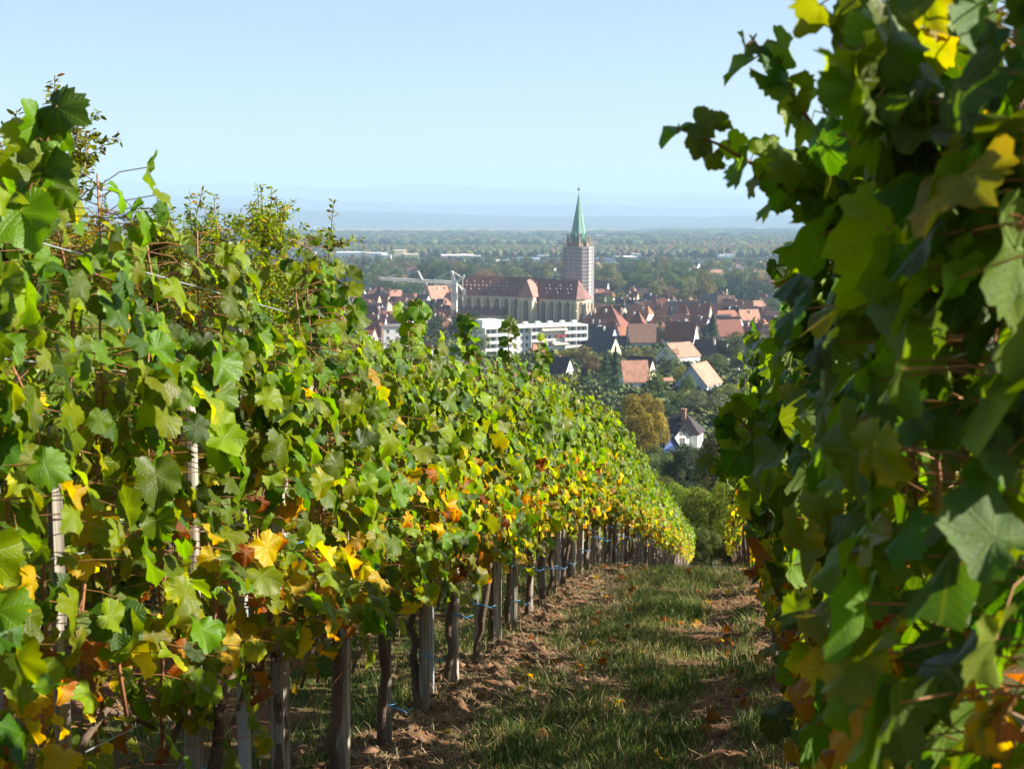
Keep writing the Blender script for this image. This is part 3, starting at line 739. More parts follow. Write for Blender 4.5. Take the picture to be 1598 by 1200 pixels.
GS = 'long shoots reaching out of the shaded row'
shoot([wp(1400, 400, 2.30), wp(1330, 345, 2.28), wp(1255, 305, 2.22), wp(1190, 265, 2.2), wp(1120, 225, 2.15), wp(1055, 200, 2.1)], 22, 1, 'long shoot arching out sideways over the far town, bare sky above it', .042, .45, group=GS)
shoot([wp(1385, 330, 2.2), wp(1320, 265, 2.18), wp(1270, 200, 2.15), wp(1225, 130, 2.1), wp(1170, 55, 2.1)], 20, 2, 'shoot rising steeply into the sky above the longer sideways shoot', .044, .45, group=GS)
shoot([wp(1470, 200, 1.9), wp(1420, 110, 1.88), wp(1375, 30, 1.85), wp(1340, -30, 1.8)], 14, 3, 'red stemmed shoot leaving through the top edge of the view', .055, .3, group=GS)
shoot([wp(1500, 330, 1.7), wp(1440, 230, 1.65), wp(1380, 150, 1.62), wp(1310, 70, 1.6)], 14, 4, 'shoot with very large pale leaf undersides near the top of the shaded row', .058, .15, group=GS)
shoot([wp(1340, 520, 3.3), wp(1290, 470, 3.3), wp(1250, 435, 3.25), wp(1215, 400, 3.2)], 16, 5, 'short shoot with lime tips just above the far tiled roofs', .048, .4, group=GS)
shoot([wp(1260, 760, 3.6), wp(1205, 710, 3.6), wp(1160, 660, 3.55), wp(1130, 640, 3.5)], 12, 6, 'drooping shoot with a big hanging dark leaf beside the valley trees', .060, .2, group=GS)
shoot([wp(1260, 800, 5.5), wp(1200, 760, 5.5), wp(1140, 730, 5.4), wp(1100, 715, 5.4)], 16, 7, 'thin shoot with small pale leaves above the aisle end', .050, .4, group=GS)
GT = 'long shoots standing above the sunlit row'
shoot([wp(30, 330, 3.0), wp(55, 270, 3.0), wp(75, 215, 3.0), wp(82, 165, 3.0)], 9, 8, 'tall shoot with big dark leaves at the edge of the view', .062, .2, group=GT)
shoot([wp(505, 520, 5.2), wp(492, 480, 5.2), wp(482, 440, 5.2), wp(478, 420, 5.2)], 10, 9, 'red stemmed shoot above the row with a cluster of dark leaves', .060, .2, group=GT)
shoot([wp(546, 540, 5.8), wp(543, 490, 5.8), wp(541, 455, 5.8), wp(538, 428, 5.8)], 9, 10, 'dark thin shoot with leaves on short stalks before the orange roofs', .055, .3, group=GT)
shoot([wp(640, 560, 6.9), wp(645, 520, 6.9), wp(648, 490, 6.9), wp(645, 470, 6.9)], 10, 11, 'leafy shoot before the white building below the crane', .058, .3, group=GT)
shoot([wp(728, 560, 8.6), wp(730, 520, 8.6), wp(735, 490, 8.6)], 12, 12, 'lime leaved shoot before the foot of the crane', .055, .35, group=GT)
shoot([wp(795, 570, 9.8), wp(793, 530, 9.8), wp(796, 490, 9.8)], 12, 13, 'lone shoot standing up before the apartment block', .048, .4, group=GT)
shoot([wp(845, 590, 11.5), wp(850, 550, 11.5), wp(842, 520, 11.5)], 11, 14, 'shoot with small round leaves before the end of the apartment block', .052, .4, group=GT)

# ---------------------------------------------------------------- fallen leaves on the aisle
fl_cols = [('orange', 'orange red'), ('brown', 'brown'), ('yellow', 'yellow'), ('brown', 'rust brown'), ('brown', 'dark brown')]
for i in range(150):
    s = 6.3+13*random.random()**1.1; t = random.choice([random.uniform(-1.5, .7), random.gauss(-1.1, .25), random.gauss(.25, .25)]) if i > 26 else random.uniform(-1.0, .1)
    p, nm = fl_cols[random.randrange(5)]
    o = put('fallen_leaf', LEAF_MD[p, random.randrange(5)], None, at_st(s, t, random.uniform(.015, .04)))
    o.rotation_euler = (random.gauss(0, .5), random.gauss(0, .5), random.uniform(0, 6.3)); q = random.uniform(.035, .06); o.scale = (q,)*3
    tag(o, '%s fallen vine leaf lying on the grass and soil of the aisle' % nm, 'fallen leaf', '%s fallen leaves on the aisle' % nm)
# ================================================================ TREES
def tree_mesh(seed, kind, nleaf, lsz):
    r_ = np.random.default_rng(seed)
    C, Rr = [], []
    if kind == 'conifer':
        P = []; 
        h = r_.random(nleaf)**.7; a = r_.uniform(0, 6.283, nleaf); rad = (1-h)*.30*(0.55+.45*r_.random(nleaf)**.5)*(0.75+.35*np.sin(h*38+r_.uniform(0, 6))*1)+.01
        P = np.stack([np.cos(a)*rad, np.sin(a)*rad, .08+h*.92], -1); Nn = np.stack([np.cos(a), np.sin(a), .5+0*a], -1); shade = .7+.6*r_.random(nleaf)
    elif kind == 'poplar':
        h = r_.random(nleaf); a = r_.uniform(0, 6.283, nleaf); env = np.sin(np.clip(h*.93+.07, 0, 1)*math.pi)**.55*.12
        rad = env*(.6+.4*r_.random(nleaf)**.5)*(.8+.35*fbm(a*1.5, h*9, seed)); P = np.stack([np.cos(a)*rad, np.sin(a)*rad, .08+h*.92], -1); Nn = np.stack([np.cos(a), np.sin(a), .7+0*a], -1); shade = .7+.6*r_.random(nleaf)
    else:
        nb = 26; zlo = .30 if kind == 'broad' else .16
        cz = r_.uniform(zlo, .84, nb); prof = np.sqrt(np.clip(1-((cz-.56)/.46)**2, .05, 1)); ca = r_.uniform(0, 6.283, nb); cr = prof*.36*np.sqrt(r_.random(nb))
        cen = np.stack([np.cos(ca)*cr, np.sin(ca)*cr, cz], -1); br = r_.uniform(.09, .19, nb)
        if kind == 'bush': cen[:, 2] = cen[:, 2]*.9-.02; br *= 1.15
        w = br**2; w /= w.sum(); bi = r_.choice(nb, nleaf, p=w)
        d = r_.normal(size=(nleaf, 3)); d /= np.linalg.norm(d, axis=1, keepdims=True); d[:, 2] = np.where(d[:, 2] < -.5, -d[:, 2], d[:, 2])
        P = cen[bi]+d*br[bi][:, None]*(.72+.36*r_.random((nleaf, 1))); Nn = d+np.array([0, 0, .35]); shade = (.72+.5*r_.random(nb))[bi]*(.7+.6*r_.random(nleaf))
        P[:, 2] = np.clip(P[:, 2], .03, 1.02)
    Nn = Nn+r_.normal(0, .45, Nn.shape); Nn /= np.linalg.norm(Nn, axis=1, keepdims=True)
    t = np.cross(Nn, r_.normal(size=Nn.shape)); t /= np.linalg.norm(t, axis=1, keepdims=True); b = np.cross(Nn, t)
    s = lsz*(.6+.8*r_.random((nleaf, 1)))
    V = np.stack([P-t*s, P-b*s*.6, P+t*s, P+b*s*.6], 1).reshape(-1, 3); F = np.arange(nleaf*4).reshape(-1, 4)
    c = np.repeat(np.clip(shade, .3, 1.7)[:, None]*np.array([[1, 1, 1.0]]), 4, axis=0)
    crown = mesh_np('crown', V, F, M['tree_leaf'], False, c)
    b_ = MB(); hh = .45 if kind != 'bush' else .2
    b_.tube([(0, 0, -.05), (.006, .0, .2), (-.004, .01, hh), (.01, 0, .62)], [.022, .017, .012, .006], 6)
    if kind == 'broad':
        for k in range(5):
            a = k*1.257+r_.uniform(-.3, .3); z0 = r_.uniform(.2, .42); b_.tube([(0, 0, z0), (math.cos(a)*.12, math.sin(a)*.12, z0+.14), (math.cos(a)*.25, math.sin(a)*.25, z0+.3)], [.010, .007, .003], 4)
    return crown, b_.mesh('trunk', M['bark'], True)
TREES = {}
for k, n, sz in (('broad', 3400, .022), ('bush', 3200, .024), ('conifer', 2600, .020), ('poplar', 1500, .013)):
    TREES[k] = [tree_mesh(i*31+hash_, k, n, sz) for i, hash_ in ((0, 3), (1, 5), (2, 8), (3, 13))]
TREES_FINE = {k: [tree_mesh(i*37+17, k, 17000, .0125) for i in range(2)] for k in ('broad', 'bush')}
GRN = {'green': (.080, .115, .026), 'dark': (.036, .060, .022), 'olive': (.125, .130, .028), 'lime': (.18, .205, .020), 'blue': (.045, .078, .040), 'orange': (.30, .13, .022), 'rust': (.15, .088, .042), 'yellow': (.25, .19, .025), 'grey': (.12, .14, .07)}
def tree(x, y, h, w, kind, col, label, group=None, i=0, fine=False, zoff=0.0, name=None):
    cm, tm = (TREES_FINE if fine else TREES)[kind][i % (2 if fine else 4)]
    nm = name or {'broad': 'tree', 'bush': 'bush', 'conifer': 'conifer', 'poplar': 'poplar'}[kind]
    e = empty(nm, (x, y, gz(x, y)+zoff), random.uniform(0, 6.28)); ws = {'broad': .9, 'bush': .9, 'conifer': .6, 'poplar': .24}[kind]
    e.scale = (w/ws, w/ws, h); tag(e, label, {'conifer': 'tree', 'poplar': 'tree', 'broad': 'tree', 'bush': 'bush'}[kind], group)
    c = put('crown', cm, e, color=tuple(v*random.uniform(.88, 1.12) for v in GRN[col])); put('trunk', tm, e)
    return e
def ptree(px, pyb, wpx, hpx, kind, col, label, group=None, fine=False, D=None):
    global _ti
    _ti = globals().get('_ti', 0)+1
    p = hit(px, pyb) if D is None else Vector(((px-CX)/FPX*D, D, 0)); s = mpp(p.y)
    if D is not None:
        zt = wp(px, pyb-hpx, D)[2]; x = wp(px, pyb-hpx, D)[0]; h = zt-gz(x, D); return tree(x, D, h, wpx*mpp(D), kind, col, label, group, _ti, fine)
    return tree(p.x, p.y, hpx*s, wpx*s, kind, col, label, group, _ti, fine)

# ================================================================ HOUSES
TILE = {'orange': (.36, .15, .08), 'salmon': (.42, .215, .145), 'red': (.21, .08, .055), 'maroon': (.12, .052, .045), 'brown': (.19, .105, .075), 'dark': (.052, .042, .045), 'slate': (.045, .052, .07), 'tan': (.33, .21, .15), 'grey': (.17, .16, .155), 'beige': (.46, .36, .26)}
WALLC = {'white': (.76, .75, .72), 'cream': (.72, .62, .43), 'blue': (.46, .52, .66), 'grey': (.42, .42, .42), 'tan': (.52, .42, .30), 'pink': (.62, .44, .36), 'timber': (.34, .22, .15)}
def window_part(par, x, y, z, w, h, face, shutters=None):
    """face: unit direction (dx, dy) that the wall looks to"""
    key = (round(w, 1), round(h, 1)); global WINC
    if 'WINC' not in globals(): WINC = {}
    if key not in WINC:
        b = MB(); t = .09
        b.box(-w/2-t, w/2+t, -.05, .03, -h/2-t, -h/2); b.box(-w/2-t, w/2+t, -.05, .03, h/2, h/2+t); b.box(-w/2-t, -w/2, -.05, .03, -h/2, h/2); b.box(w/2, w/2+t, -.05, .03, -h/2, h/2); b.box(-.03, .03, -.04, .02, -h/2, h/2)
        g = MB(); g.box(-w/2, w/2, -.03, .01, -h/2, h/2)
        WINC[key] = (b.mesh('window', M['frame']), g.mesh('pane', M['glass']))
    o = put('window', WINC[key][0], par, (x, y, z)); o.rotation_euler = (0, 0, math.atan2(face[0], -face[1])); put('pane', WINC[key][1], o)
    return o
PLACED = []
def free(x, y, r):
    return all((x-a)**2+(y-b)**2 > (r+c)**2 for a, b, c in PLACED)
def house(x, y, L, W, wh, rh, yaw, rtype, wall, roof, label, group=None, ch=1, win=True, name='house', over=.35, zbase=None, dormer=0, hipf=.5):
    z = gz(x, y) if zbase is None else zbase
    PLACED.append((x, y, (L+W)*.27))
    e = empty(name, (x, y, z), R(yaw)); tag(e, label, {'house': 'house'}.get(name, name.replace('_', ' ')), group)
    hl, hw = L/2, W/2; b = MB(); v = [(-hl, -hw, -2.5), (hl, -hw, -2.5), (hl, hw, -2.5), (-hl, hw, -2.5), (-hl, -hw, wh), (hl, -hw, wh), (hl, hw, wh), (-hl, hw, wh)]
    if rtype in ('gable', 'shed'):
        v += [(-hl, 0, wh+rh-.05), (hl, 0, wh+rh-.05)]
        b.add(v, [[0, 1, 5, 4], [1, 2, 6, 9, 5], [2, 3, 7, 6], [3, 0, 4, 8, 7]])
    else: b.add(v, [[0, 1, 5, 4], [1, 2, 6, 5], [2, 3, 7, 6], [3, 0, 4, 7], [4, 5, 6, 7]])
    b.build('wall', M['wallc'], e, color=WALLC[wall] if isinstance(wall, str) else wall)
    rc = TILE[roof] if isinstance(roof, str) else roof; rb = MB(); k = rh/hw; oz = wh-over*k; X, Y = hl+over, hw+over; th = .22
    hx = {'gable': X, 'hip': max(hl-W*hipf, .15), 'pyramid': .1, 'halfhip': hl-W*.16}[rtype]
    if rtype == 'halfhip':
        zc = wh+rh*.55; yc = Y*(1-(zc-oz)/(wh+rh-oz))
        o_ = [(-X, -Y, oz), (X, -Y, oz), (X, -yc, zc), (hx, 0, wh+rh), (-hx, 0, wh+rh), (-X, -yc, zc), (-X, Y, oz), (X, Y, oz), (X, yc, zc), (-X, yc, zc)]
        top = [[0, 1, 2, 3, 4, 5], [7, 6, 9, 4, 3, 8], [2, 8, 3], [9, 5, 4]]
        gw = MB(); 
        for s_ in (-1, 1): gw.add([(s_*hl, -hw, wh), (s_*hl, hw, wh), (s_*hl, yc*.97, zc), (s_*hl, -yc*.97, zc)], [[0, 1, 2, 3] if s_ > 0 else [3, 2, 1, 0]])
        gw.build('gable', M['wallc'], e, color=WALLC[wall] if isinstance(wall, str) else wall)
    else:
        o_ = [(-X, -Y, oz), (X, -Y, oz), (X, Y, oz), (-X, Y, oz), (-hx, 0, wh+rh), (hx, 0, wh+rh)]
        top = [[0, 1, 5, 4], [2, 3, 4, 5]] + ([[1, 2, 5], [3, 0, 4]] if rtype != 'gable' else [])
    n = len(o_); rb.add([(a, c, d+th) for a, c, d in o_]+o_, top+[[i+n for i in f][::-1] for f in top]+([[0, 1, 1+n, n], [1, 2, 2+n, 1+n], [2, 3, 3+n, 2+n], [3, 0, n, 3+n]] if n == 6 and rtype != 'gable' else ([[0, 1, 7, 6], [2, 3, 9, 8], [1, 5, 11, 7], [5, 2, 8, 11], [3, 4, 10, 9], [4, 0, 6, 10]] if rtype == 'gable' else [])))
    ro = rb.build('roof', M['roof'], e, color=rc)
    for i in range(ch):
        cx = (random.uniform(-.6, .6) if ch < 3 else -.7+1.4*i/(ch-1))*hl; cy = random.choice((-.25, .25))*hw; zr = wh+rh*(1-abs(cy)/hw); c = MB(); s = .34
        c.box(cx-s, cx+s, cy-s, cy+s, zr-.6, zr+1.5); c.box(cx-s-.08, cx+s+.08, cy-s-.08, cy+s+.08, zr+1.5, zr+1.68)
        c.build('chimney', M['chimney'], ro, color=random.choice([(.7, .68, .64), (.38, .20, .14), (.6, .5, .4)]))
    for i in range(dormer):
        dx = -hl*.7+1.4*hl*(i+.5)/dormer; d = MB(); y0 = -hw*.80; zz = wh+rh*.2; dw = .75; dh = 1.3
        d.box(dx-dw, dx+dw, y0, -hw*.25, zz-.1, zz+dh); d.build('dormer', M['wallc'], ro, color=WALLC['white'])
        d2 = MB(); d2.prism([(dx-dw-.2, zz+dh), (dx+dw+.2, zz+dh), (dx, zz+dh+.7)], y0-.2, -hw*.1); d2.build('dormer_roof', M['roof'], ro, color=rc)
        d3 = MB(); d3.box(dx-.4, dx+.4, y0-.05, y0+.05, zz+.25, zz+1.05); d3.build('pane', M['glass'], ro)
    if win:
        nf = max(1, int(wh//2.7)); nx = max(2, int(L//3.2)); ny = max(1, int(W//3.6))
        for f in range(nf):
            zc = 1.5+2.7*f
            if zc+.7 > wh: break
            for i in range(nx):
                for s_ in (-1,): window_part(e, -hl+(i+.5)*L/nx, s_*hw, zc, .95, 1.25, (0, s_))
            for i in range(ny):
                for s_ in (-1, 1): window_part(e, s_*hl, -hw+(i+.5)*W/ny, zc, .95, 1.25, (s_, 0))
        if rtype == 'gable':
            for s_ in (-1, 1): window_part(e, s_*hl, 0, wh+rh*.32, .9, 1.1, (s_, 0))
    return e
def ph(px, pyb, Lp, Wp, wp_, rp, yaw, rtype, wall, roof, label, group=None, **k):
    p = hit(px, pyb); s = mpp(p.y); return house(p.x, p.y+Wp*s*.3, Lp*s, Wp*s, wp_*s, rp*s, yaw, rtype, wall, roof, label, group, **k)

HT = 'houses of the near town'
# near houses at the foot of the slope
ph(1092, 612, 66, 52, 14, 30, 62, 'gable', (.50, .54, .66), 'salmon', 'house with gable tinted blue for shade and salmon tiled roof turned to the sun', ch=0)  # wall colour holds the bluish tint of the gable's shade
ph(1060, 572, 50, 46, 17, 19, 40, 'gable', 'white', 'salmon', 'white house with three shuttered windows under a shallow salmon roof', ch=0)
ph(1112, 566, 52, 48, 8, 26, -28, 'gable', 'white', 'dark', 'white gabled house with dark roof and tall white chimney', ch=2)
ph(1001, 600, 42, 34, 12, 30, -38, 'gable', 'cream', 'dark', 'cream gabled house with very steep dark roof', ch=0)
ph(990, 611, 40, 26, 19, 28, 14, 'gable', 'white', 'salmon', 'white house with steep salmon roof beside a blue conifer', ch=0)
ph(1042, 606, 12, 11, 12, 3, 10, 'gable', 'cream', 'salmon', 'small cream annex with flat tiled roof', ch=0, win=False)
ph(870, 588, 44, 34, 6, 24, -30, 'gable', 'white', 'dark', 'dark roofed house with a small white gable behind the vine tops', ch=1)
ph(935, 556, 58, 40, 8, 22, -30, 'gable', 'cream', 'slate', 'long blue black roof with a cream gable end', ch=0)
ph(1140, 584, 26, 20, 6, 12, -30, 'gable', 'white', 'maroon', 'small maroon roofed house with white gable among hedges', ch=1)
ph(1182, 566, 46, 38, 10, 26, -20, 'hip', 'grey', 'slate', 'house with big blue black hipped roof and two pale chimneys', ch=2)
# lower house by the valley trees
ph(1062, 700, 66, 46, 28, 24, -18, 'hip', 'white', 'dark', 'grey slate roofed villa with one white chimney close to the slope', ch=1, dormer=0)
ph(1058, 704, 24, 28, 26, 14, -60, 'gable', 'white', 'dark', 'gabled wing of the slate roofed villa with white posts', ch=0, name='house_wing', win=True)
ph(1036, 705, 34, 30, 9, 20, -55, 'gable', (.10, .16, .42), 'slate', 'low blue fronted shed with dark roof before the villa', ch=0, win=False, name='shed')
# centre of the old town
ph(948, 529, 66, 50, 16, 33, -24, 'hip', (.62, .66, .74), 'red', 'large house with tall red hipped roof next to the church apse', ch=3, dormer=0)
ph(1000, 513, 40, 34, 8, 27, -40, 'halfhip', 'white', 'orange', 'orange roofed house with two tall brick chimneys', ch=2)
ph(1004, 548, 46, 40, 15, 26, 6, 'gable', 'grey', 'brown', 'house with long brown front roof and grey wall below it', ch=0)
ph(985, 540, 44, 22, 18, 11, 18, 'gable', 'blue', 'orange', 'low orange roof behind a pale gable wall', ch=0)
ph(932, 541, 30, 22, 10, 22, -42, 'gable', 'tan', 'maroon', 'brown roofed house with a tan gable touching the apartment block', ch=1)
ph(957, 548, 40, 22, 10, 12, -6, 'gable', 'timber', 'dark', 'long low dark roof between two cream gables', ch=0, win=False)
ph(1058, 540, 50, 26, 8, 12, 4, 'gable', 'white', 'tan', 'long house with low tan roof and white dormers', ch=0, dormer=3)
ph(1066, 527, 26, 22, 8, 16, -5, 'gable', 'grey', 'slate', 'slate roofed house joined to a round turret', ch=1)
ph(1066, 506, 24, 18, 6, 24, -14, 'hip', 'white', 'red', 'house with narrow very tall trapezoid red roof', ch=0, hipf=.42)
ph(1080, 511, 24, 18, 6, 13, -36, 'gable', 'white', 'orange', 'small orange roof against the tall trapezoid roof', ch=1)
ph(1066, 502, 52, 24, 10, 20, -9, 'gable', 'tan', 'dark', 'long almost black roof ending in a stone gable', ch=2)
ph(1124, 506, 60, 24, 9, 22, -8, 'gable', 'white', 'maroon', 'long dark maroon roof behind the big dark conifer', ch=2)
ph(1152, 499, 46, 20, 10, 18, -14, 'gable', 'tan', 'red', 'dark red roof with a salmon stepped gable', ch=1)
ph(1168, 494, 13, 14, 16, 5, -35, 'gable', 'pink', 'salmon', 'narrow salmon coloured house tower at the end of a red roof', ch=0)
ph(1186, 508, 36, 22, 10, 18, -10, 'gable', 'blue', 'maroon', 'purple brown roof with pale blue side wall', ch=1)
ph(1146, 520, 28, 22, 7, 16, -48, 'halfhip', 'pink', 'orange', 'orange roof with brick chimneys seen end on', ch=2)
ph(1166, 522, 24, 22, 8, 12, -30, 'gable', 'tan', 'grey', 'grey tiled roof with a salmon chimney', ch=1)
ph(1158, 536, 60, 22, 8, 13, 12, 'gable', 'tan', 'salmon', 'long low salmon roof with two brown gables above green bushes', ch=1)
ph(1197, 532, 26, 22, 16, 11, -30, 'gable', 'blue', 'slate', 'tall pale blue house half hidden by the vines', ch=0)
ph(1045, 502, 22, 18, 5, 16, -22, 'gable', 'grey', 'grey', 'house with grey weathered roof and two white chimneys', ch=2)
ph(1050, 520, 12, 12, 5, 12, -40, 'gable', 'tan', 'orange', 'tiny bright orange roof below a grey roof', ch=0, win=False)
ph(1014, 487, 34, 16, 6, 11, -32, 'gable', 'white', 'orange', 'sunlit orange roof behind two dark roofs', ch=2)
ph(985, 476, 24, 16, 6, 8, 6, 'gable', 'white', 'salmon', 'low salmon roof with a small white gable', ch=1)
ph(982, 494, 42, 24, 8, 17, -26, 'gable', 'white', 'dark', 'dark roof with a little white gable and round chimney tops', ch=2)
ph(1018, 518, 44, 22, 6, 10, -5, 'gable', 'grey', 'slate', 'flat blue black roof with a white edge', ch=0, win=False)
ph(1014, 455, 26, 26, 8, 19, -50, 'halfhip', 'cream', 'orange', 'tall house with bright orange roof among trees beyond the church', ch=0)
ph(990, 453, 34, 22, 9, 10, -12, 'gable', 'blue', 'slate', 'dark blue roofed house before the tall orange roofed one', ch=1)
ph(972, 461, 20, 20, 8, 13, 48, 'gable', 'grey', 'grey', 'grey gabled house with pale sunlit roof beyond the church', ch=1)
ph(990, 462, 12, 12, 8, 8, 35, 'gable', 'cream', 'grey', 'narrow cream house between two grey roofs', ch=1)
ph(932, 463, 36, 20, 6, 18, -22, 'gable', 'blue', 'maroon', 'dark red roofed house directly right behind the church tower'.replace('right ', ''), ch=1)
ph(1090, 466, 18, 16, 6, 7, -20, 'gable', 'pink', 'salmon', 'faded salmon roof among autumn trees', ch=1)
# left of the church
ph(606, 507, 30, 28, 8, 27, 38, 'pyramid', 'white', 'beige', 'white house with pointed beige pyramid roof', ch=0)
ph(618, 556, 44, 26, 46, 3, 14, 'hip', 'white', 'grey', 'tall white block of flats below the pyramid roof', ch=0, name='apartment_building')
ph(596, 482, 26, 20, 6, 15, -30, 'gable', 'tan', 'red', 'red roof with tall pale chimney beyond the pyramid roof', ch=2)
ph(628, 484, 24, 18, 6, 10, 15, 'gable', 'tan', 'salmon', 'salmon roof in a row of old houses', ch=1)
ph(650, 480, 28, 18, 8, 12, 18, 'gable', 'white', 'orange', 'orange roof with two small white chimneys', ch=2)
ph(682, 478, 34, 26, 10, 21, 34, 'gable', 'timber', 'salmon', 'tall house with salmon roof and dark side slope by the crane mast', ch=3)
ph(694, 486, 28, 16, 6, 6, 5, 'gable', 'cream', 'salmon', 'low cream building at the foot of the crane', ch=2, win=False)
ph(664, 488, 14, 14, 12, 6, -40, 'gable', 'white', 'orange', 'narrow white gable house below the crane arm', ch=0)
ph(555, 478, 34, 22, 6, 12, 12, 'gable', 'tan', 'orange', 'orange roof glimpsed between vine shoots', ch=0)
ph(468, 492, 30, 24, 6, 17, 30, 'gable', 'pink', 'salmon', 'pink roofed house low between the vine tops', ch=1)
ph(445, 490, 28, 22, 6, 17, -30, 'gable', 'white', 'maroon', 'maroon roof beside the bushes', ch=1)
ph(488, 500, 34, 20, 8, 15, -8, 'gable', 'blue', 'slate', 'blue black roof behind the tall vine shoots', ch=1)
ph(832, 556, 40, 34, 6, 34, -52, 'hip', 'white', 'orange', 'steep orange hipped roof standing before the apartment block', ch=0)
ph(600, 585, 44, 30, 8, 16, 10, 'gable', 'grey', 'tan', 'tan roof low behind the vine tops', ch=1)
ph(820, 606, 34, 24, 6, 16, 14, 'gable', 'white', 'salmon', 'salmon roof mostly hidden by vine leaves', ch=0)
ph(660, 560, 30, 24, 10, 14, -20, 'gable', 'white', 'maroon', 'maroon roof between vine shoots left of the apartment block'.replace('left of', 'near'), ch=1)
ph(780, 496, 40, 20, 6, 9, 3, 'gable', 'tan', 'salmon', 'salmon roof directly behind the flat roof of the apartment block', ch=2, win=False)
ph(812, 503, 30, 16, 10, 9, 0, 'gable', 'tan', 'salmon', 'long salmon roof at the foot of the church', ch=2, win=False)
ph(876, 506, 22, 16, 9, 7, 0, 'gable', 'tan', 'tan', 'tan roof at the foot of the church choir', ch=2, win=False)

# round turret on its own tower wall
p = hit(1086, 531); s_ = mpp(p.y)
e = empty('turret', (p.x, p.y-1.5, p.z)); tag(e, 'round turret with dark conical roof above the tan roofed house', 'turret')
b = MB(); b.vprism([(7*s_*math.cos(a), 7*s_*math.sin(a)) for a in np.linspace(0, 6.283, 15)[:-1]], -2, 9*s_); b.build('wall', M['wallc'], e, color=WALLC['tan'])
b = MB(); b.vprism([(8.4*s_*math.cos(a), 8.4*s_*math.sin(a)) for a in np.linspace(0, 6.283, 15)[:-1]], 9*s_, 23*s_, .28); b.build('roof', M['roof'], e, color=(.10, .085, .075))

# ---------------------------------------------------------------- apartment block
p = hit(836, 556); D = p.y; s_ = mpp(D)
e = empty('apartment_building', (p.x, D, p.z), R(25)); tag(e, 'long white flat roofed apartment block with balconies and red sign', 'apartment building')
L = 176*s_; hh = 45*s_; dp = 11; hl = L/2
b = MB(); b.box(-hl, hl, 0, dp, -3, hh); b.box(-hl-.15, hl+.15, -1.5, dp+.2, hh, hh+.5); b.box(-hl-.1, -hl+.25, -1.45, -.01, -3, hh-.01); b.box(hl-.25, hl+.1, -1.45, -.01, -3, hh-.01)
b.build('wall', M['white'], e)
nfl = 4; fh = (hh)/nfl; nb = 9; bw = L/nb
for f in range(nfl):
    for i in range(nb):
        x0 = -hl+i*bw; z0 = f*fh
        if i % 3 == 1 or i in (0, 8):        # loggia: slab, parapet, dark opening with door and window
            q = MB(); q.box(x0+.05+(.25 if i == 0 else 0), x0+bw-.05-(.3 if i == 8 else 0), -1.4, -.003, z0-.12, z0+.08); q.box(x0+.1+(.25 if i == 0 else 0), x0+bw-.1-(.3 if i == 8 else 0), -1.42, -1.36, z0+.08, z0+1.0); q.build('balcony', M['white'], e)
            o = window_part(e, x0+bw*.32, 0, z0+1.45, 1.5, 1.9, (0, -1)); o = window_part(e, x0+bw*.74, 0, z0+1.6, .9, 1.3, (0, -1))
        else:
            window_part(e, x0+bw*.28, 0, z0+1.6, 1.1, 1.3, (0, -1)); window_part(e, x0+bw*.72, 0, z0+1.6, 1.1, 1.3, (0, -1))
        if i and f == 0:
            q = MB(); q.box(x0-.09, x0+.09, -1.43 if i % 3 == 1 or i % 3 == 2 else -.1, -.002, -3, hh-.02); q.build('partition', M['white'], e)
for i in range(8):
    q = MB(); x0 = -hl+L*(i+.6)/8.2; w_ = .8 if i != 1 else 2.2; q.box(x0-w_, x0+w_, 3, 4.6, hh+.5, hh+(1.9 if i != 1 else 3.0)); q.build('roof_vent', M['white'], e)
q = MB(); q.box(-hl+.6, -hl+7.5, 2.5, 9, hh+.5, hh+3.2); q.build('roof_house', M['white'], e)
for (a, c, f) in ((.54, .79, 3), (.655, .80, 1)):
    q = MB(); x0, x1 = -hl+L*a, -hl+L*c; zt = f*fh+fh*(.93); q.add([(x0, -.05, zt), (x1, -.05, zt), (x1+.4, -2.1, zt-1.1), (x0+.4, -2.1, zt-1.1), (x0, -.05, zt-.06), (x1, -.05, zt-.06), (x1+.4, -2.1, zt-1.16), (x0+.4, -2.1, zt-1.16)], [[3, 2, 1, 0], [4, 5, 6, 7], [2, 3, 7, 6], [0, 3, 7, 4], [1, 2, 6, 5]]); q.build('awning', M['awning'], e)
# the red lettering is too small to read: nine rounded strokes with a round mark in the middle
sg = empty('shop_sign', (0, 0, 0)); sg.parent = e; sg.location = (-hl+L*.74, -1.55, hh-3.55)
for i, (x, w_, h_) in enumerate([(-2.1, .36, .85), (-1.5, .42, .95), (-.85, .40, .95), (-.2, .42, 1.0), (.45, .38, .85), (1.05, .42, .72), (1.75, .46, 1.0)]):
    q = MB(); n = 10; ou = [(x+w_*.62*math.cos(a), h_*.5*math.sin(a)) for a in np.linspace(0, 6.283, n+1)[:-1]]; inn = [(x+(ox-x)*.38, oz*.42) for ox, oz in ou]
    v = [(a, 0, c) for a, c in ou]+[(a, 0, c) for a, c in inn]+[(a, .12, c) for a, c in ou]+[(a, .12, c) for a, c in inn]
    q.add(v, [[j, (j+1) % n, (j+1) % n+n, j+n] for j in range(n)]+[[j, j+2*n, (j+1) % n+2*n, (j+1) % n] for j in range(n)]+[[j+n, (j+1) % n+n, (j+1) % n+3*n, j+3*n] for j in range(n)]); q.build('letter', M['redsign'], sg)

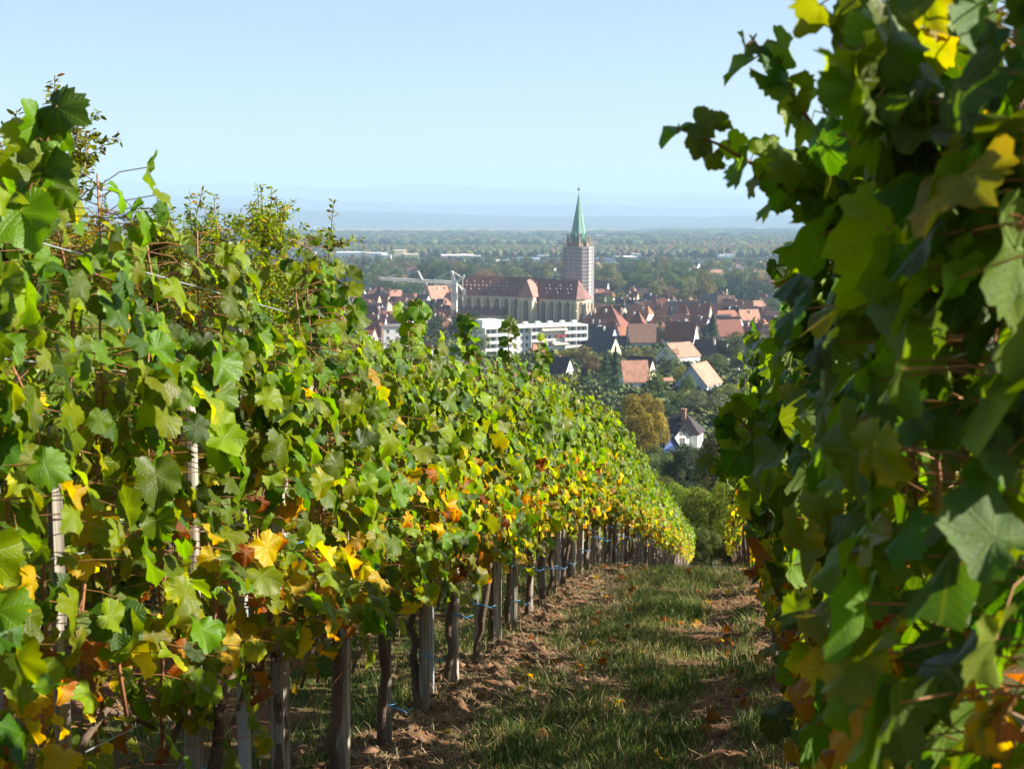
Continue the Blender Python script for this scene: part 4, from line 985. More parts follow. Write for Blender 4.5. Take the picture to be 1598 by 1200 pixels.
# ================================================================ CHURCH
CHX, CHY = (711-CX)/FPX*802, 802.0; zc = gz(0, 790)
ch = empty('church', (CHX, CHY, zc), R(-30.5)); tag(ch, 'long gothic church with diamond patterned red roof and pale buttressed walls', 'church')
ch.scale = (.94, 1, 1); EV, RG = 16.8, 26.6; SW = 21.0
def arch(cx, z0, z1, w, n=5):
    sp = z1-w*1.25; pts = [(cx-w/2, z0), (cx+w/2, z0), (cx+w/2, sp)]
    for i in range(1, n): a = i/n; pts.append((cx+w/2*(1-a**1.7), sp+(z1-sp)*math.sin(a*math.pi/2)**.95))
    pts.append((cx, z1))
    for i in range(n-1, 0, -1): a = i/n; pts.append((cx-w/2*(1-a**1.7), sp+(z1-sp)*math.sin(a*math.pi/2)**.95))
    pts.append((cx-w/2, sp)); return pts
def church_window(par, x, y, z0, z1, w, yaw=0.0):
    b = MB(); b.prism(arch(0, z0-.25, z1+.45, w+.8), -.10, .02); o = b.build('window', M['stone'], par, loc=(x, y, 0)); o.rotation_euler = (0, 0, yaw)
    b = MB(); b.prism(arch(0, z0, z1, w), -.16, .0); b.build('pane', M['church_glass'], o)
    b = MB(); b.box(-.10, .10, -.24, -.16, z0, z1-.5)
    for s in (-1, 1): b.box(s*w*.25-.06, s*w*.25+.06, -.22, -.16, z0, z1-w*.9)
    b.build('tracery', M['stone'], o)
def buttress(par, x, y, zt, d=1.7, w=.95, yaw=0.0, z0=-2):
    b = MB(); b.box(-w/2, w/2, -d, .02, z0, zt*.62); b.box(-w/2+.06, w/2-.06, -d*.66, .02, zt*.62, zt*.92); b.add([(-w/2, -d, zt*.62), (w/2, -d, zt*.62), (w/2, -d*.66, zt*.62+.9), (-w/2, -d*.66, zt*.62+.9)], [[0, 1, 2, 3]])
    o = b.build('buttress', M['stone'], par, loc=(x, y, 0)); o.rotation_euler = (0, 0, yaw)
XN, XT0, XT1, XC, XA = 0.0, 45.0, 55.5, 77.5, 84.0
nv = MB(); nv.box(XN, XT0, 0, SW, -3, EV); nv.box(XT0, XT1-3, -.0, SW, -3, EV); nv.box(XT0+1.0, XT1, -3.4, .01, -3, EV-.02); nv.box(XT1, XC, 2.2, SW-3, -3, EV-.8); nv.build('wall', M['stone'], ch)
ap = MB(); yc = (2.2+SW-3)/2; r_ = (SW-5.2)/2
apo = [(XC-.01, yc-r_), (XC+3.2, yc-r_), (XA, yc-r_*.42), (XA, yc+r_*.42), (XC+3.2, yc+r_), (XC-.01, yc+r_)]
ap.vprism(apo, -3, EV-.8); ap.build('apse', M['stone'], ch)
co = MB(); co.box(XN-.2, XT0, -.35, .0, EV-.7, EV-.05); co.box(XT1+.2, XC+3.2, 1.9, 2.2, EV-1.4, EV-.85); co.build('cornice', M['stone2'], ch)
# roofs
def church_roof(name, verts, faces, col):
    b = MB(); b.add(verts, faces); o = b.build(name, M['church_roof'], ch, color=col); return o
def church_roof_material():
    m, n, l, p = new_mat('glazed_tile_diamonds')
    oi = N(n, 'ObjectInfo'); tc = N(n, 'TexCoord'); sx = n.new('ShaderNodeSeparateXYZ'); l.new(tc.outputs['Object'], sx.inputs[0])
    z = math_(n, l, 'MULTIPLY', sx.outputs[2], 1.0)
    a = math_(n, l, 'PINGPONG', math_(n, l, 'ADD', sx.outputs[0], z), 1.5); b = math_(n, l, 'PINGPONG', math_(n, l, 'SUBTRACT', sx.outputs[0], z), 1.5)
    ln = math_(n, l, 'LESS_THAN', math_(n, l, 'MINIMUM', a, b), 0.32)
    nz = N(n, 'TexNoise'); nz.inputs['Scale'].default_value = .6; nz.inputs['Detail'].default_value = 5; l.new(tc.outputs['Object'], nz.inputs['Vector'])
    v = math_(n, l, 'MULTIPLY', math_(n, l, 'MULTIPLY_ADD', nz.outputs[0], .8, .6), math_(n, l, 'MULTIPLY_ADD', ln, -.45, 1.1)); cc = n.new('ShaderNodeCombineColor')
    for i in range(3): l.new(v, cc.inputs[i])
    l.new(mixc(n, l, 1.0, oi.outputs['Color'], cc.outputs[0], 'MULTIPLY'), p.inputs['Base Color']); p.inputs['Roughness'].default_value = .55
    return m
M['church_roof'] = church_roof_material()
YM = SW/2; RC = (.19, .068, .045)
church_roof('roof', [(XN-.4, -.6, EV-.3), (XT1-3.6, -.6, EV-.3), (XT1-3.6, SW+.6, EV-.3), (XN-.4, SW+.6, EV-.3), (XN+2.2, YM, RG), (XT1-3.6, YM, RG)], [[0, 1, 5, 4], [2, 3, 4, 5], [3, 0, 4], [1, 2, 5], [0, 3, 2, 1]], RC)
church_roof('roof', [(XT1-3.59, 1.4, EV-1.1), (XC+3.6, 1.4, EV-1.1), (XA+.7, yc-r_*.42, EV-1.1), (XA+.7, yc+r_*.42, EV-1.1), (XC+3.6, SW-2.2, EV-1.1), (XT1-3.59, SW-2.2, EV-1.1), (XT1-3.59, yc, RG-.8), (XC, yc, RG-.8)], [[0, 1, 7, 6], [1, 2, 7], [2, 3, 7], [3, 4, 7], [4, 5, 6, 7], [5, 4, 3, 2, 1, 0]], RC)
# chapel roof coming forward: ridge runs towards the viewer and ends in a hip
church_roof('roof', [(XT0+.6, -4.0, EV-.25), (XT1+.5, -4.0, EV-.25), (XT1+.5, YM, EV-.25), (XT0+.6, YM, EV-.25), (XT0+3.4, 1.6, RG-1.2), (XT0+3.4, YM, RG+.1)], [[0, 1, 4], [1, 2, 5, 4], [3, 0, 4, 5], [3, 2, 1, 0]], (.36, .15, .105))
# aisle
a_ = MB(); a_.box(3.0, XT0-9.3, -6.0, -.003, -3, 6.2); a_.build('aisle_wall', M['stone'], ch)
church_roof('aisle_roof', [(2.4, -6.6, 6.0), (XT0-8.9, -6.6, 6.0), (XT0-8.9, -.02, 10.4), (2.4, -.02, 10.4), (2.4, -.02, 6.0), (XT0-8.9, -.02, 6.0)], [[0, 1, 2, 3], [0, 3, 4], [1, 5, 2], [0, 4, 5, 1]], (.16, .062, .06))
nb = 7; bs = XT0/nb
for i in range(nb):
    xx = (i+.5)*bs; lo = 11.0 if xx < XT0-9 else 4.0
    church_window(ch, xx, 0, lo-1.0 if lo > 9 else lo, 15.2, 2.6)
    buttress(ch, i*bs+.2, 0, 15.8, 1.5, 1.0)
    c = MB(); c.box(xx-1.9, xx-1.5, -.06, .01, 14.9, 15.4); c.box(xx+1.5, xx+1.9, -.06, .01, 14.9, 15.4); c.build('opening', M['glass'], ch)
church_window(ch, (XT0+1+XT1)/2, -3.4, 3.5, 15.0, 3.0)
for xx in (XT0+1.5, XT1-.5): buttress(ch, xx, -3.4, 15.4, 1.6, 1.1)
buttress(ch, XT1, -1.2, 15.4, 1.5, 1.0, math.pi/2)
for i in range(4):
    xx = XT1+1.2+(i+.5)*(XC-XT1-1)/4; church_window(ch, xx, 2.2, 3.0, 14.2, 2.3); buttress(ch, xx+(XC-XT1-1)/8, 2.2, 14.8, 1.8, .9)
for (x0, y0), (x1, y1) in zip(apo[1:4], apo[2:5]):
    mx, my = (x0+x1)/2, (y0+y1)/2; an = math.atan2(y1-y0, x1-x0); church_window(ch, mx, my, 3.0, 14.2, 2.2, an); buttress(ch, x0, y0, 14.8, 1.9, .9, an-.35)
for i in range(9):   # little roof dormers in threes and fours
    for dx, dz in ((0, 2.2), (-1.4, .3), (1.4, .3), (.2, -1.6)):
        xx = 3.2+i*5.6+dx+(3.2 if i > 7 else 0); zz = EV+4.6+dz
        if xx > XT0-.5 and i < 8: continue
        yy = -.6+(zz-EV+.3)/(RG-EV+.3)*(YM+.6); b = MB(); b.box(xx-.17, xx+.17, yy-.42, yy, zz-.1, zz+.30); b.build('roof_dormer', M['white'], ch)
for i in range(3):
    for dx, dz in ((0, 2.0), (-1.3, .2), (1.3, .2), (.2, -1.8)):
        xx = XT1+4.5+i*7.0+dx; zz = EV+3.9+dz; yy = 1.4+(zz-EV+1.1)/(RG-.8-EV+1.1)*(yc-1.4); b = MB(); b.box(xx-.17, xx+.17, yy-.42, yy, zz-.1, zz+.30); b.build('roof_dormer', M['white'], ch)

# ---------------------------------------------------------------- tower, spire and scaffold
tw = empty('church_tower', (0, 0, 0)); TX, TYc = 61.5, 26.0
m_ = Matrix.Rotation(R(-30.5), 3, 'Z'); CHX = (718-CX)/FPX*802; q = m_ @ Vector((TX, TYc, 0)); tw.location = (CHX+q.x, CHY+q.y, zc); tw.rotation_euler = (0, 0, R(-30.5+8))
tag(tw, 'church tower with pointed green copper spire rising from scaffold', 'church tower')
def octo(r, rot=math.pi/8, n=8): return [(r*math.cos(rot+2*math.pi*i/n), r*math.sin(rot+2*math.pi*i/n)) for i in range(n)]
TD = 800.0; px2 = TD/FPX
zt_ = lambda py: wp(898, py, CHY+q.y)[2]-zc
z_sc, z_top, z_ap, z_tip = zt_(385), zt_(369), zt_(304), zt_(296)
b = MB(); b.box(-5.4, 5.4, -5.4, 5.4, -3, z_sc-.5); b.build('wall', M['stone2'], tw)
b = MB(); b.vprism(octo(5.9), z_sc-.6, z_sc+2.2); b.build('belfry', M['stone2'], tw)
for i in range(8):
    a = math.pi/8+i*math.pi/4; c, s = math.cos(a), math.sin(a); b = MB(); b.vprism([(5.9*c+.7*x, 5.9*s+.7*y) for x, y in octo(1.0, 0, 6)], z_sc-.5, z_top+(-1.4 if i % 2 else -.2)); b.vprism([(5.9*c+.6*x, 5.9*s+.6*y) for x, y in octo(1.0, 0, 6)], z_top+(-1.39 if i % 2 else -.19), z_top+(.4 if i % 2 else 2.0), .1, (5.9*c, 5.9*s)); b.build('pinnacle', M['stone2'], tw)
b = MB(); b.vprism(octo(5.3), z_sc-.6, z_ap, .03)
for i in range(0, 8): # gablets reaching down between the pinnacles
    a = i*math.pi/4; c, s = math.cos(a), math.sin(a); b.add([(4.6*c-1.7*-s, 4.6*s-1.7*c, z_sc+.4), (4.6*c+1.7*-s, 4.6*s+1.7*c, z_sc+.4), (4.9*c, 4.9*s, z_sc+7.5), (3.2*c, 3.2*s, z_sc+7.2)], [[0, 1, 2], [1, 3, 2], [3, 0, 2]])
sp = b.build('spire', M['copper'], tw)
for i in range(8):
    a = math.pi/8+i*math.pi/4; b = MB(); b.tube([(5.35*math.cos(a), 5.35*math.sin(a), z_sc-.5), (.15*math.cos(a), .15*math.sin(a), z_ap)], [.16, .08], 4); b.build('spire_rib', M['copper'], sp)
b = MB(); b.tube([(0, 0, z_ap-1), (0, 0, z_tip+3.2)], .10, 5); b.build('finial_rod', M['deck'], sp)
b = MB(); b.vprism(octo(.75, 0, 8), z_tip-.5, z_tip+.3, 1.0); b.vprism(octo(.75, 0, 8), z_tip+.3, z_tip+.9, .3); b.build('finial_ball', M['deck'], sp)
sc_ = empty('scaffolding', tw.location, R(-30.5+8)); tag(sc_, 'pinkish netted scaffolding wrapped round the church tower', 'scaffold')
H = 7.4; W2 = 4.6
out = [(-H, -W2), (-W2, -H), (W2, -H), (H, -W2), (H, W2), (W2, H), (-W2, H), (-H, W2)]
nets = list(zip(out, out[1:]+out[:1]))
for i, ((x0, y0), (x1, y1)) in enumerate(nets):
    b = MB(); nx, ny = (y1-y0), -(x1-x0); ln = math.hypot(nx, ny); nx, ny = nx/ln*.12, ny/ln*.12
    b.add([(x0, y0, 0), (x1, y1, 0), (x1, y1, z_sc), (x0, y0, z_sc), (x0-nx, y0-ny, 0), (x1-nx, y1-ny, 0), (x1-nx, y1-ny, z_sc), (x0-nx, y0-ny, z_sc)], [[0, 1, 2, 3], [7, 6, 5, 4], [3, 2, 6, 7], [0, 4, 5, 1]])
    b.build('net', M['net'], sc_)
for k in range(1, 22):
    z = k*2.0
    if z > z_sc: break
    b = MB(); o2 = [(x*1.035, y*1.035) for x, y in out]; n = 8
    v = [(x, y, z) for x, y in o2]+[(x*.955, y*.955, z) for x, y in out]+[(x, y, z+.22) for x, y in o2]+[(x*.955, y*.955, z+.22) for x, y in out]
    b.add(v, [[i, i+n, (i+1) % n+n, (i+1) % n] for i in range(n)]+[[i+2*n, (i+1) % n+2*n, (i+1) % n+3*n, i+3*n] for i in range(n)]+[[i, (i+1) % n, (i+1) % n+2*n, i+2*n] for i in range(n)]); b.build('deck', M['deck'], sc_)
b_i = 0
for (x0, y0), (x1, y1) in nets:
    for f in (0, .33, .67):
        x, y = (x0+(x1-x0)*f)*1.03, (y0+(y1-y0)*f)*1.03; b = MB(); b.tube([(x, y, -1), (x, y, z_sc+1.2+(1.5 if f == 0 else 0))], .07, 4); b.build('pole', M['deck'], sc_)
lift = empty('hoist_mast', (0, 0, 0)); lift.parent = sc_; lift.location = (H+2.0, -3, 0)
b = MB(); 
for x, y in ((-.5, -.5), (.5, -.5), (.5, .5), (-.5, .5)): b.tube([(x, y, -1), (x, y, z_sc+3)], .10, 4)
for k in range(22): b.tube([(-.5, -.5, k*2), (.5, -.5, k*2+2)], .06, 3); b.tube([(.5, -.5, k*2), (.5, .5, k*2+2)], .06, 3)
b.build('lattice', M['steel'], lift)

# ================================================================ CRANE
CD = 752.0; gzc = gz((708-CX)/FPX*CD, CD)
cr = empty('tower_crane', ((708-CX)/FPX*CD, CD, gzc)); tag(cr, 'white tower crane standing beside the end of the church', 'crane')
def cw(px, py, dy=0.0):
    p = Vector(wp(px, py, CD+dy)); return p-Vector(cr.location)
def lattice(a, b_, w0, w1, n, name, rad=.10, tri=False, par=None):
    rad *= 1.55
    a, b_ = Vector(a), Vector(b_); d = (b_-a).normalized(); s1 = d.cross(Vector((0, 1, 0)) if abs(d.y) < .7 else Vector((0, 0, 1))).normalized(); s2 = d.cross(s1)
    cs = [(-1, -1), (1, -1), (1, 1), (-1, 1)] if not tri else [(-1, -1), (1, 0), (-1, 1)]
    m = MB(); pts = []
    for i in range(n+1):
        f = i/n; c = a.lerp(b_, f); w = (w0+(w1-w0)*f)/2; pts.append([c+s1*w*u+s2*w*v for u, v in cs])
    k = len(cs)
    for j in range(k): m.tube([p[j] for p in pts], rad, 4)
    for i in range(n):
        for j in range(k): m.tube([pts[i][j], pts[i+1][(j+1) % k]], rad*.6, 3, cap=False); m.tube([pts[i][j], pts[i][(j+1) % k]], rad*.6, 3, cap=False)
    return m.build(name, M['crane'], cr if par is None else par)
top = cw(709, 440)
lattice((0.3, 0, -1), top, 2.5, 2.5, 14, 'mast', .22)
b = MB(); b.box(top.x-1.3, top.x+1.3, -1.3, 1.3, top.z-.6, top.z+.3); b.build('slewing_ring', M['crane'], cr)
JY = -14.0
jr, jl = cw(714, 442, 2), cw(593, 435, -JY*0+10)
lattice(jr, jl, 1.7, 1.2, 36, 'jib', .13, True)
apex = cw(705, 423); lattice(cw(708, 439), apex, 1.5, .6, 7, 'apex_tower', .14)
cj = cw(722, 434, -1); b = MB(); b.tube([apex, cw(672, 438.5, 3)], .2, 4); b.tube([apex, cj], .2, 4); b.build('tie_bar', M['crane'], cr)
lattice(cw(711, 441), cj, 1.4, 1.0, 6, 'counter_jib', .13); lattice(cj, cw(725, 429, -1), .9, .5, 3, 'counter_jib', .11)
b = MB(); b.tube([cw(711, 443), cw(718, 447), cw(722, 455)], .28, 4); b.tube([cj, cw(722, 470, -1)], .10, 4); b.build('counter_arm', M['crane'], cr)
p_ = cw(724, 456, -1); b = MB(); b.box(p_.x-.7, p_.x+.7, p_.y-1, p_.y+1, p_.z-1.6, p_.z+1.6); b.build('counterweight', M['crane'], cr)
lattice(cw(658.5, 437, 5), cw(652, 423, 5), .9, .5, 6, 'jib_strut', .14)
b = MB(); t_ = cw(651.5, 423, 5); b.box(t_.x-.9, t_.x+.9, t_.y-.4, t_.y+.4, t_.z-.3, t_.z+.3); b.build('strut_head', M['crane'], cr)
b = MB(); b.tube([cw(603, 434.5, 9), cw(618, 428.5, 8)], .13, 4); b.tube([cw(603, 434.5, 9), cw(606, 431, 9), cw(618, 428.5, 8)], .1, 4); b.build('folding_strut', M['crane'], cr)
t_ = cw(700, 441, 3); b = MB(); b.box(t_.x-.7, t_.x+.7, t_.y-.8, t_.y+.8, t_.z-2.2, t_.z-.7); b.build('trolley', M['crane'], cr)
# ================================================================ TREES AND HEDGES OF THE TOWN
TG = 'trees standing between the near houses'
for a in [
 # px, base, width, height, kind, colour, label
 (1112, 905, 104, 185, 'bush', 'lime', 'light green bush closing off the end of the aisle', True, 68),
 (1165, 900, 60, 110, 'bush', 'olive', 'olive bush beside the light green one at the aisle end', True, 73),
 (1078, 900, 110, 150, 'broad', 'lime', 'bright green tree rising behind the end of the sunlit row', True, 82),
 (1150, 880, 90, 180, 'bush', 'dark', 'dark green thicket in the valley behind the aisle', True, 98),
 (1215, 880, 90, 220, 'broad', 'green', 'tall tree half hidden by the shaded row', True, 90),
 (1130, 815, 112, 168, 'broad', 'olive', 'big olive green tree in front of the slate roofed villa', True, 125),
 (1160, 780, 70, 120, 'conifer', 'grey', 'sparse brown grey conifer behind the big olive tree', False, 160),
 (1000, 740, 88, 128, 'broad', 'yellow', 'yellow and orange autumn tree above the sunlit row', True, 190),
 (1205, 760, 90, 160, 'broad', 'green', 'green tree behind the drooping shoot', False, 170),
 (1060, 790, 80, 110, 'bush', 'dark', 'dark hedge below the blue fronted shed', True, 140)]:
    ptree(a[0], a[1], a[2], a[3], a[4], a[5], a[6], None, a[7], a[8])
for i, (px, D, w, h, k, c) in enumerate([(1095, 66, 60, 80, 'bush', 'green'), (1140, 67, 60, 70, 'bush', 'olive'), (1185, 66, 60, 90, 'bush', 'green'), (1085, 90, 100, 90, 'bush', 'lime'), (1140, 86, 90, 90, 'bush', 'olive'), (1060, 104, 90, 90, 'bush', 'dark'), (1190, 110, 80, 120, 'bush', 'olive'), (1030, 118, 80, 80, 'bush', 'olive'), (1090, 150, 80, 60, 'bush', 'green'), (1150, 160, 80, 60, 'bush', 'dark'), (1040, 165, 60, 50, 'bush', 'green'), (1000, 150, 80, 70, 'bush', 'green'), (1200, 150, 80, 90, 'bush', 'green'), (1110, 185, 70, 40, 'bush', 'olive'), (1160, 200, 80, 44, 'bush', 'dark'), (1060, 200, 60, 30, 'bush', 'dark'), (1010, 210, 60, 40, 'bush', 'olive')]):
    py_ = CY-FPX*math.tan(math.atan2(gz((px-CX)/FPX*D, D), D)+PITCH)
    ptree(px, py_, w, h, k, c, '%s valley bush, %s going down from the aisle end' % ({'lime': 'bright green', 'green': 'green', 'olive': 'olive', 'rust': 'reddish', 'dark': 'dark green'}[c], ORD[i]), 'bushes in the valley below the rows', D < 130, D)
near = [
 (1095, 650, 80, 46, 'bush', 'grey', 'grey green willow like bush behind the villa'), (1060, 645, 50, 40, 'bush', 'green', 'green hedge bush behind the villa chimney'),
 (1040, 660, 60, 36, 'bush', 'dark', 'dark bush between the villa and the autumn tree'), (1130, 640, 60, 44, 'bush', 'olive', 'olive bush below the house with the shade tinted gable'),
 (1072, 618, 28, 40, 'bush', 'green', 'cone shaped green tree before the shade tinted gable'), (1027, 628, 40, 52, 'broad', 'green', 'round green tree before the cream gable'),
 (1150, 620, 70, 24, 'bush', 'olive', 'trimmed hedge beside the house with the shade tinted gable'), (1046, 590, 40, 46, 'broad', 'grey', 'pale green tree before the white house with three windows'),
 (1062, 600, 30, 34, 'bush', 'lime', 'lime bush between two sunlit houses'), (960, 615, 34, 74, 'conifer', 'blue', 'blue spruce beside the white house with salmon roof'),
 (945, 600, 30, 50, 'conifer', 'blue', 'smaller blue conifer behind the vine tops'), (1000, 566, 60, 26, 'bush', 'olive', 'long olive hedge before the grey walled house'),
 (1118, 585, 44, 34, 'broad', 'green', 'green tree below the dark roofed white gable'), (1160, 590, 56, 50, 'broad', 'green', 'large round tree before the blue black hipped roof'),
 (1140, 580, 44, 66, 'broad', 'dark', 'dark tree beside the white gable with tall chimney'), (1112, 545, 34, 56, 'conifer', 'dark', 'big dark conifer in the middle of the old town'),
 (1100, 550, 30, 40, 'conifer', 'dark', 'second dark conifer beside the tan roof'), (1152, 555, 40, 40, 'broad', 'olive', 'olive tree before the long salmon roof'),
 (1185, 552, 40, 34, 'broad', 'olive', 'yellowish tree by the pale blue house'), (1032, 542, 34, 50, 'broad', 'dark', 'dark tree between brown roof and tan roof'),
 (1025, 520, 24, 22, 'bush', 'green', 'small tree behind the flat dark roof'), (880, 566, 50, 24, 'bush', 'lime', 'lime green garden tree before the apartment block'),
 (905, 570, 44, 34, 'broad', 'olive', 'olive tree before the end of the apartment block'), (925, 585, 40, 30, 'broad', 'rust', 'reddish autumn tree below the blue black roof'),
 (955, 590, 40, 30, 'bush', 'dark', 'dark shrub behind the blue conifers'), (1020, 480, 36, 42, 'broad', 'olive', 'yellow green tree before the tall orange roof'),
 (945, 492, 40, 34, 'broad', 'green', 'dark green tree before the church tower foot'), (966, 490, 30, 34, 'broad', 'green', 'green tree beyond the red hipped roof'),
 (1044, 475, 34, 30, 'broad', 'rust', 'brownish tree behind the black roof'), (1066, 478, 40, 34, 'broad', 'olive', 'olive tree behind the black roof'),
 (1125, 480, 28, 22, 'bush', 'orange', 'orange tree behind the maroon roof'), (1098, 482, 40, 62, 'broad', 'olive', 'tall olive tree beside the orange one'),
 (1160, 478, 90, 42, 'bush', 'dark', 'broad dark grove beyond the red roofs'), (1195, 476, 70, 44, 'bush', 'dark', 'dark grove next to the vines'), (1215, 500, 60, 40, 'broad', 'green', 'green tree touching the vine leaves'),
 (1052, 462, 44, 50, 'broad', 'green', 'tall green tree beside the tall orange roof'), (1078, 455, 40, 34, 'broad', 'green', 'rounded green tree beyond the town'),
 (952, 455, 28, 42, 'poplar', 'olive', 'slim yellowish tree beyond the dark red roof'), (962, 462, 26, 40, 'broad', 'olive', 'olive tree by the grey gabled house'),
 (675, 520, 30, 52, 'conifer', 'dark', 'dark fir before the old houses under the crane'), (690, 540, 70, 48, 'broad', 'dark', 'dark green tree before the crane foot'), (725, 545, 60, 60, 'broad', 'dark', 'dark green tree beside the apartment block'),
 (700, 515, 24, 20, 'bush', 'rust', 'reddish shrub by the crane foot'), (745, 560, 44, 50, 'broad', 'green', 'green tree at the end of the apartment block'),
 (668, 456, 56, 54, 'broad', 'dark', 'large round dark tree behind the crane arm'), (612, 464, 50, 34, 'broad', 'green', 'green tree under the crane arm tip'), (585, 462, 50, 34, 'broad', 'grey', 'pale green tree beyond the crane arm tip'),
 (640, 466, 50, 26, 'bush', 'dark', 'dark hedge behind the orange roofs'), (560, 470, 50, 40, 'broad', 'dark', 'dark tree behind the vine shoots'), (600, 474, 24, 26, 'broad', 'rust', 'brown tree behind the red roof'),
 (650, 474, 40, 20, 'bush', 'yellow', 'yellowish bushes behind the orange roof'), (530, 462, 50, 36, 'broad', 'green', 'green tree beyond the pink roof'), (500, 470, 50, 40, 'broad', 'dark', 'dark tree beyond the blue black roof'),
 (700, 460, 40, 26, 'broad', 'green', 'green tree behind the crane mast'), (745, 440, 34, 22, 'broad', 'green', 'green tree behind the church roof end'), (785, 442, 40, 30, 'broad', 'green', 'leafy tree behind the middle of the church roof'),
 (820, 445, 50, 34, 'broad', 'dark', 'dark tree behind the church roof'), (845, 445, 40, 36, 'broad', 'olive', 'olive tree behind the chapel roof'), (720, 438, 30, 20, 'bush', 'olive', 'low olive tree beyond the church'),
 (450, 460, 60, 36, 'broad', 'dark', 'dark tree seen through the wild shrub'), (430, 480, 60, 40, 'broad', 'green', 'green tree seen beside the wild shrub')]
for a in near: ptree(*a, TG)
ptree(568, 412, 10, 28, 'poplar', 'olive', 'single yellowish poplar before the white halls'); ptree(612, 410, 8, 26, 'poplar', 'blue', 'slim dark poplar beside the cream hall')
# trees farther out, one by one
TF = 'trees between the outer houses'
random.seed(5)
def zone(px, py):
    far_ = 'far out' if py < 425 else ('well' if py < 440 else 'just')
    z = 'behind the crane arm' if 590 < px < 715 else 'behind the church roof' if px < 870 and px >= 715 else 'beyond the tower' if 870 <= px < 965 else 'beyond the orange roofed house' if 965 <= px < 1060 else 'beyond the black roof' if 1060 <= px < 1130 else 'by the dark grove' if px >= 1130 else 'behind the wild shrubs' if px < 500 else 'near the white halls'
    return {'far out': 'far out ', 'well': 'well ', 'just': 'just '}[far_]+z if not z.startswith('n') and not z.startswith('by') else {'far out': 'far out ', 'well': '', 'just': 'close '}[far_]+z
ks = ['broad']*6+['bush']*2+['conifer']
cs = ['green', 'green', 'dark', 'olive', 'blue', 'grey', 'rust', 'olive', 'green', 'dark']
words_ = {'green': 'green', 'dark': 'dark green', 'olive': 'olive', 'blue': 'bluish green', 'grey': 'pale grey green', 'rust': 'rust coloured'}
for i in range(225):
    v = random.random(); py = 411+50*v**1.35; px = random.uniform(420, 1235); k = random.choice(ks); c = random.choice(cs)
    if 860 < px < 935 and py > 440: continue
    sz = 10+(py-408)*.55; wf = random.uniform(.9, 1.7); hf = random.uniform(.75, 1.3); ptree(px, py, sz*wf, sz*hf, k, c, '%s%s %s standing %s' % ({0: 'small ', 1: '', 2: 'large '}[min(2, int(sz/13))]+('spreading ' if wf/hf > 1.6 else 'upright ' if wf/hf < 1.05 else ''), words_[c], {'broad': 'round tree', 'bush': 'low bushy tree', 'conifer': 'pointed tree'}[k], zone(px, py)), TF)
# outer houses
random.seed(8)
HG = 'small houses in the outer town'
wn_ = {'white': 'white', 'cream': 'cream', 'tan': 'tan', 'blue': 'pale blue'}
for i in range(120):
    py = 414+42*random.random()**1.1; px = random.uniform(425, 1215)
    if 700 < px < 935 and py > 434: py = 418+random.random()*12
    w = random.choice(['white', 'white', 'cream', 'tan', 'blue']); rf = random.choice(['orange', 'salmon', 'maroon', 'slate', 'brown', 'dark', 'salmon', 'slate'])
    p = hit(px, py)
    if not free(p.x, p.y, 6.5): continue
    house(p.x, p.y, random.uniform(10, 17), random.uniform(8, 10), random.uniform(3.2, 5.5), random.uniform(3.5, 5.5), random.choice([-35, -20, 10, 25, 40, 70, -60]), random.choice(['gable', 'gable', 'halfhip', 'hip']), w, rf,
      '%s walled house with %s roof %s' % (wn_[w], {'slate': 'blue black', 'dark': 'black'}.get(rf, rf), zone(px, py)), HG, ch=1, win=False)
for i in range(420):   # roofs filling the old town between the ones singled out above
    px, py = random.choice([(random.uniform(925, 1215), random.uniform(468, 548)), (random.uniform(520, 712), random.uniform(466, 530)), (random.uniform(430, 600), random.uniform(470, 560))])
    p = hit(px, py)
    if not free(p.x, p.y, 5.6): continue
    w = random.choice(['white', 'white', 'cream', 'tan', 'blue']); rf = random.choice(['orange', 'red', 'maroon', 'red', 'slate', 'brown', 'dark', 'brown', 'maroon', 'salmon'])  # mostly darker tiles, putting the shade of sun-averted slopes into roof colour
    where = 'behind the red hipped roof' if 925 < px < 985 else 'between the dark roofs' if 985 <= px < 1060 else 'around the dark conifer' if 1060 <= px < 1130 else 'by the long salmon roof' if px >= 1130 else 'around the pyramid roof' if px > 560 else 'behind the tall vine shoots'
    row_ = 'farther back' if py < 490 else 'halfway down' if py < 520 else 'low down'
    house(p.x, p.y, random.uniform(9, 13), random.uniform(7, 9), random.uniform(3.0, 5.0), random.uniform(5.0, 7.2), yw := random.choice([-38, -25, -12, -8, 22, -45]), rt := random.choice(['gable', 'gable', 'halfhip', 'hip']), w, rf,
      '%s %s house with %s roof %s %s' % ({'gable': 'gabled', 'halfhip': 'hipped', 'hip': 'hip roofed'}[rt] + (' turned' if abs(yw) > 24 else ''), wn_[w], {'slate': 'blue black', 'dark': 'black'}.get(rf, rf), where, row_), 'small houses crowded in the old town', ch=random.choice([1, 2]), win=py > 500)
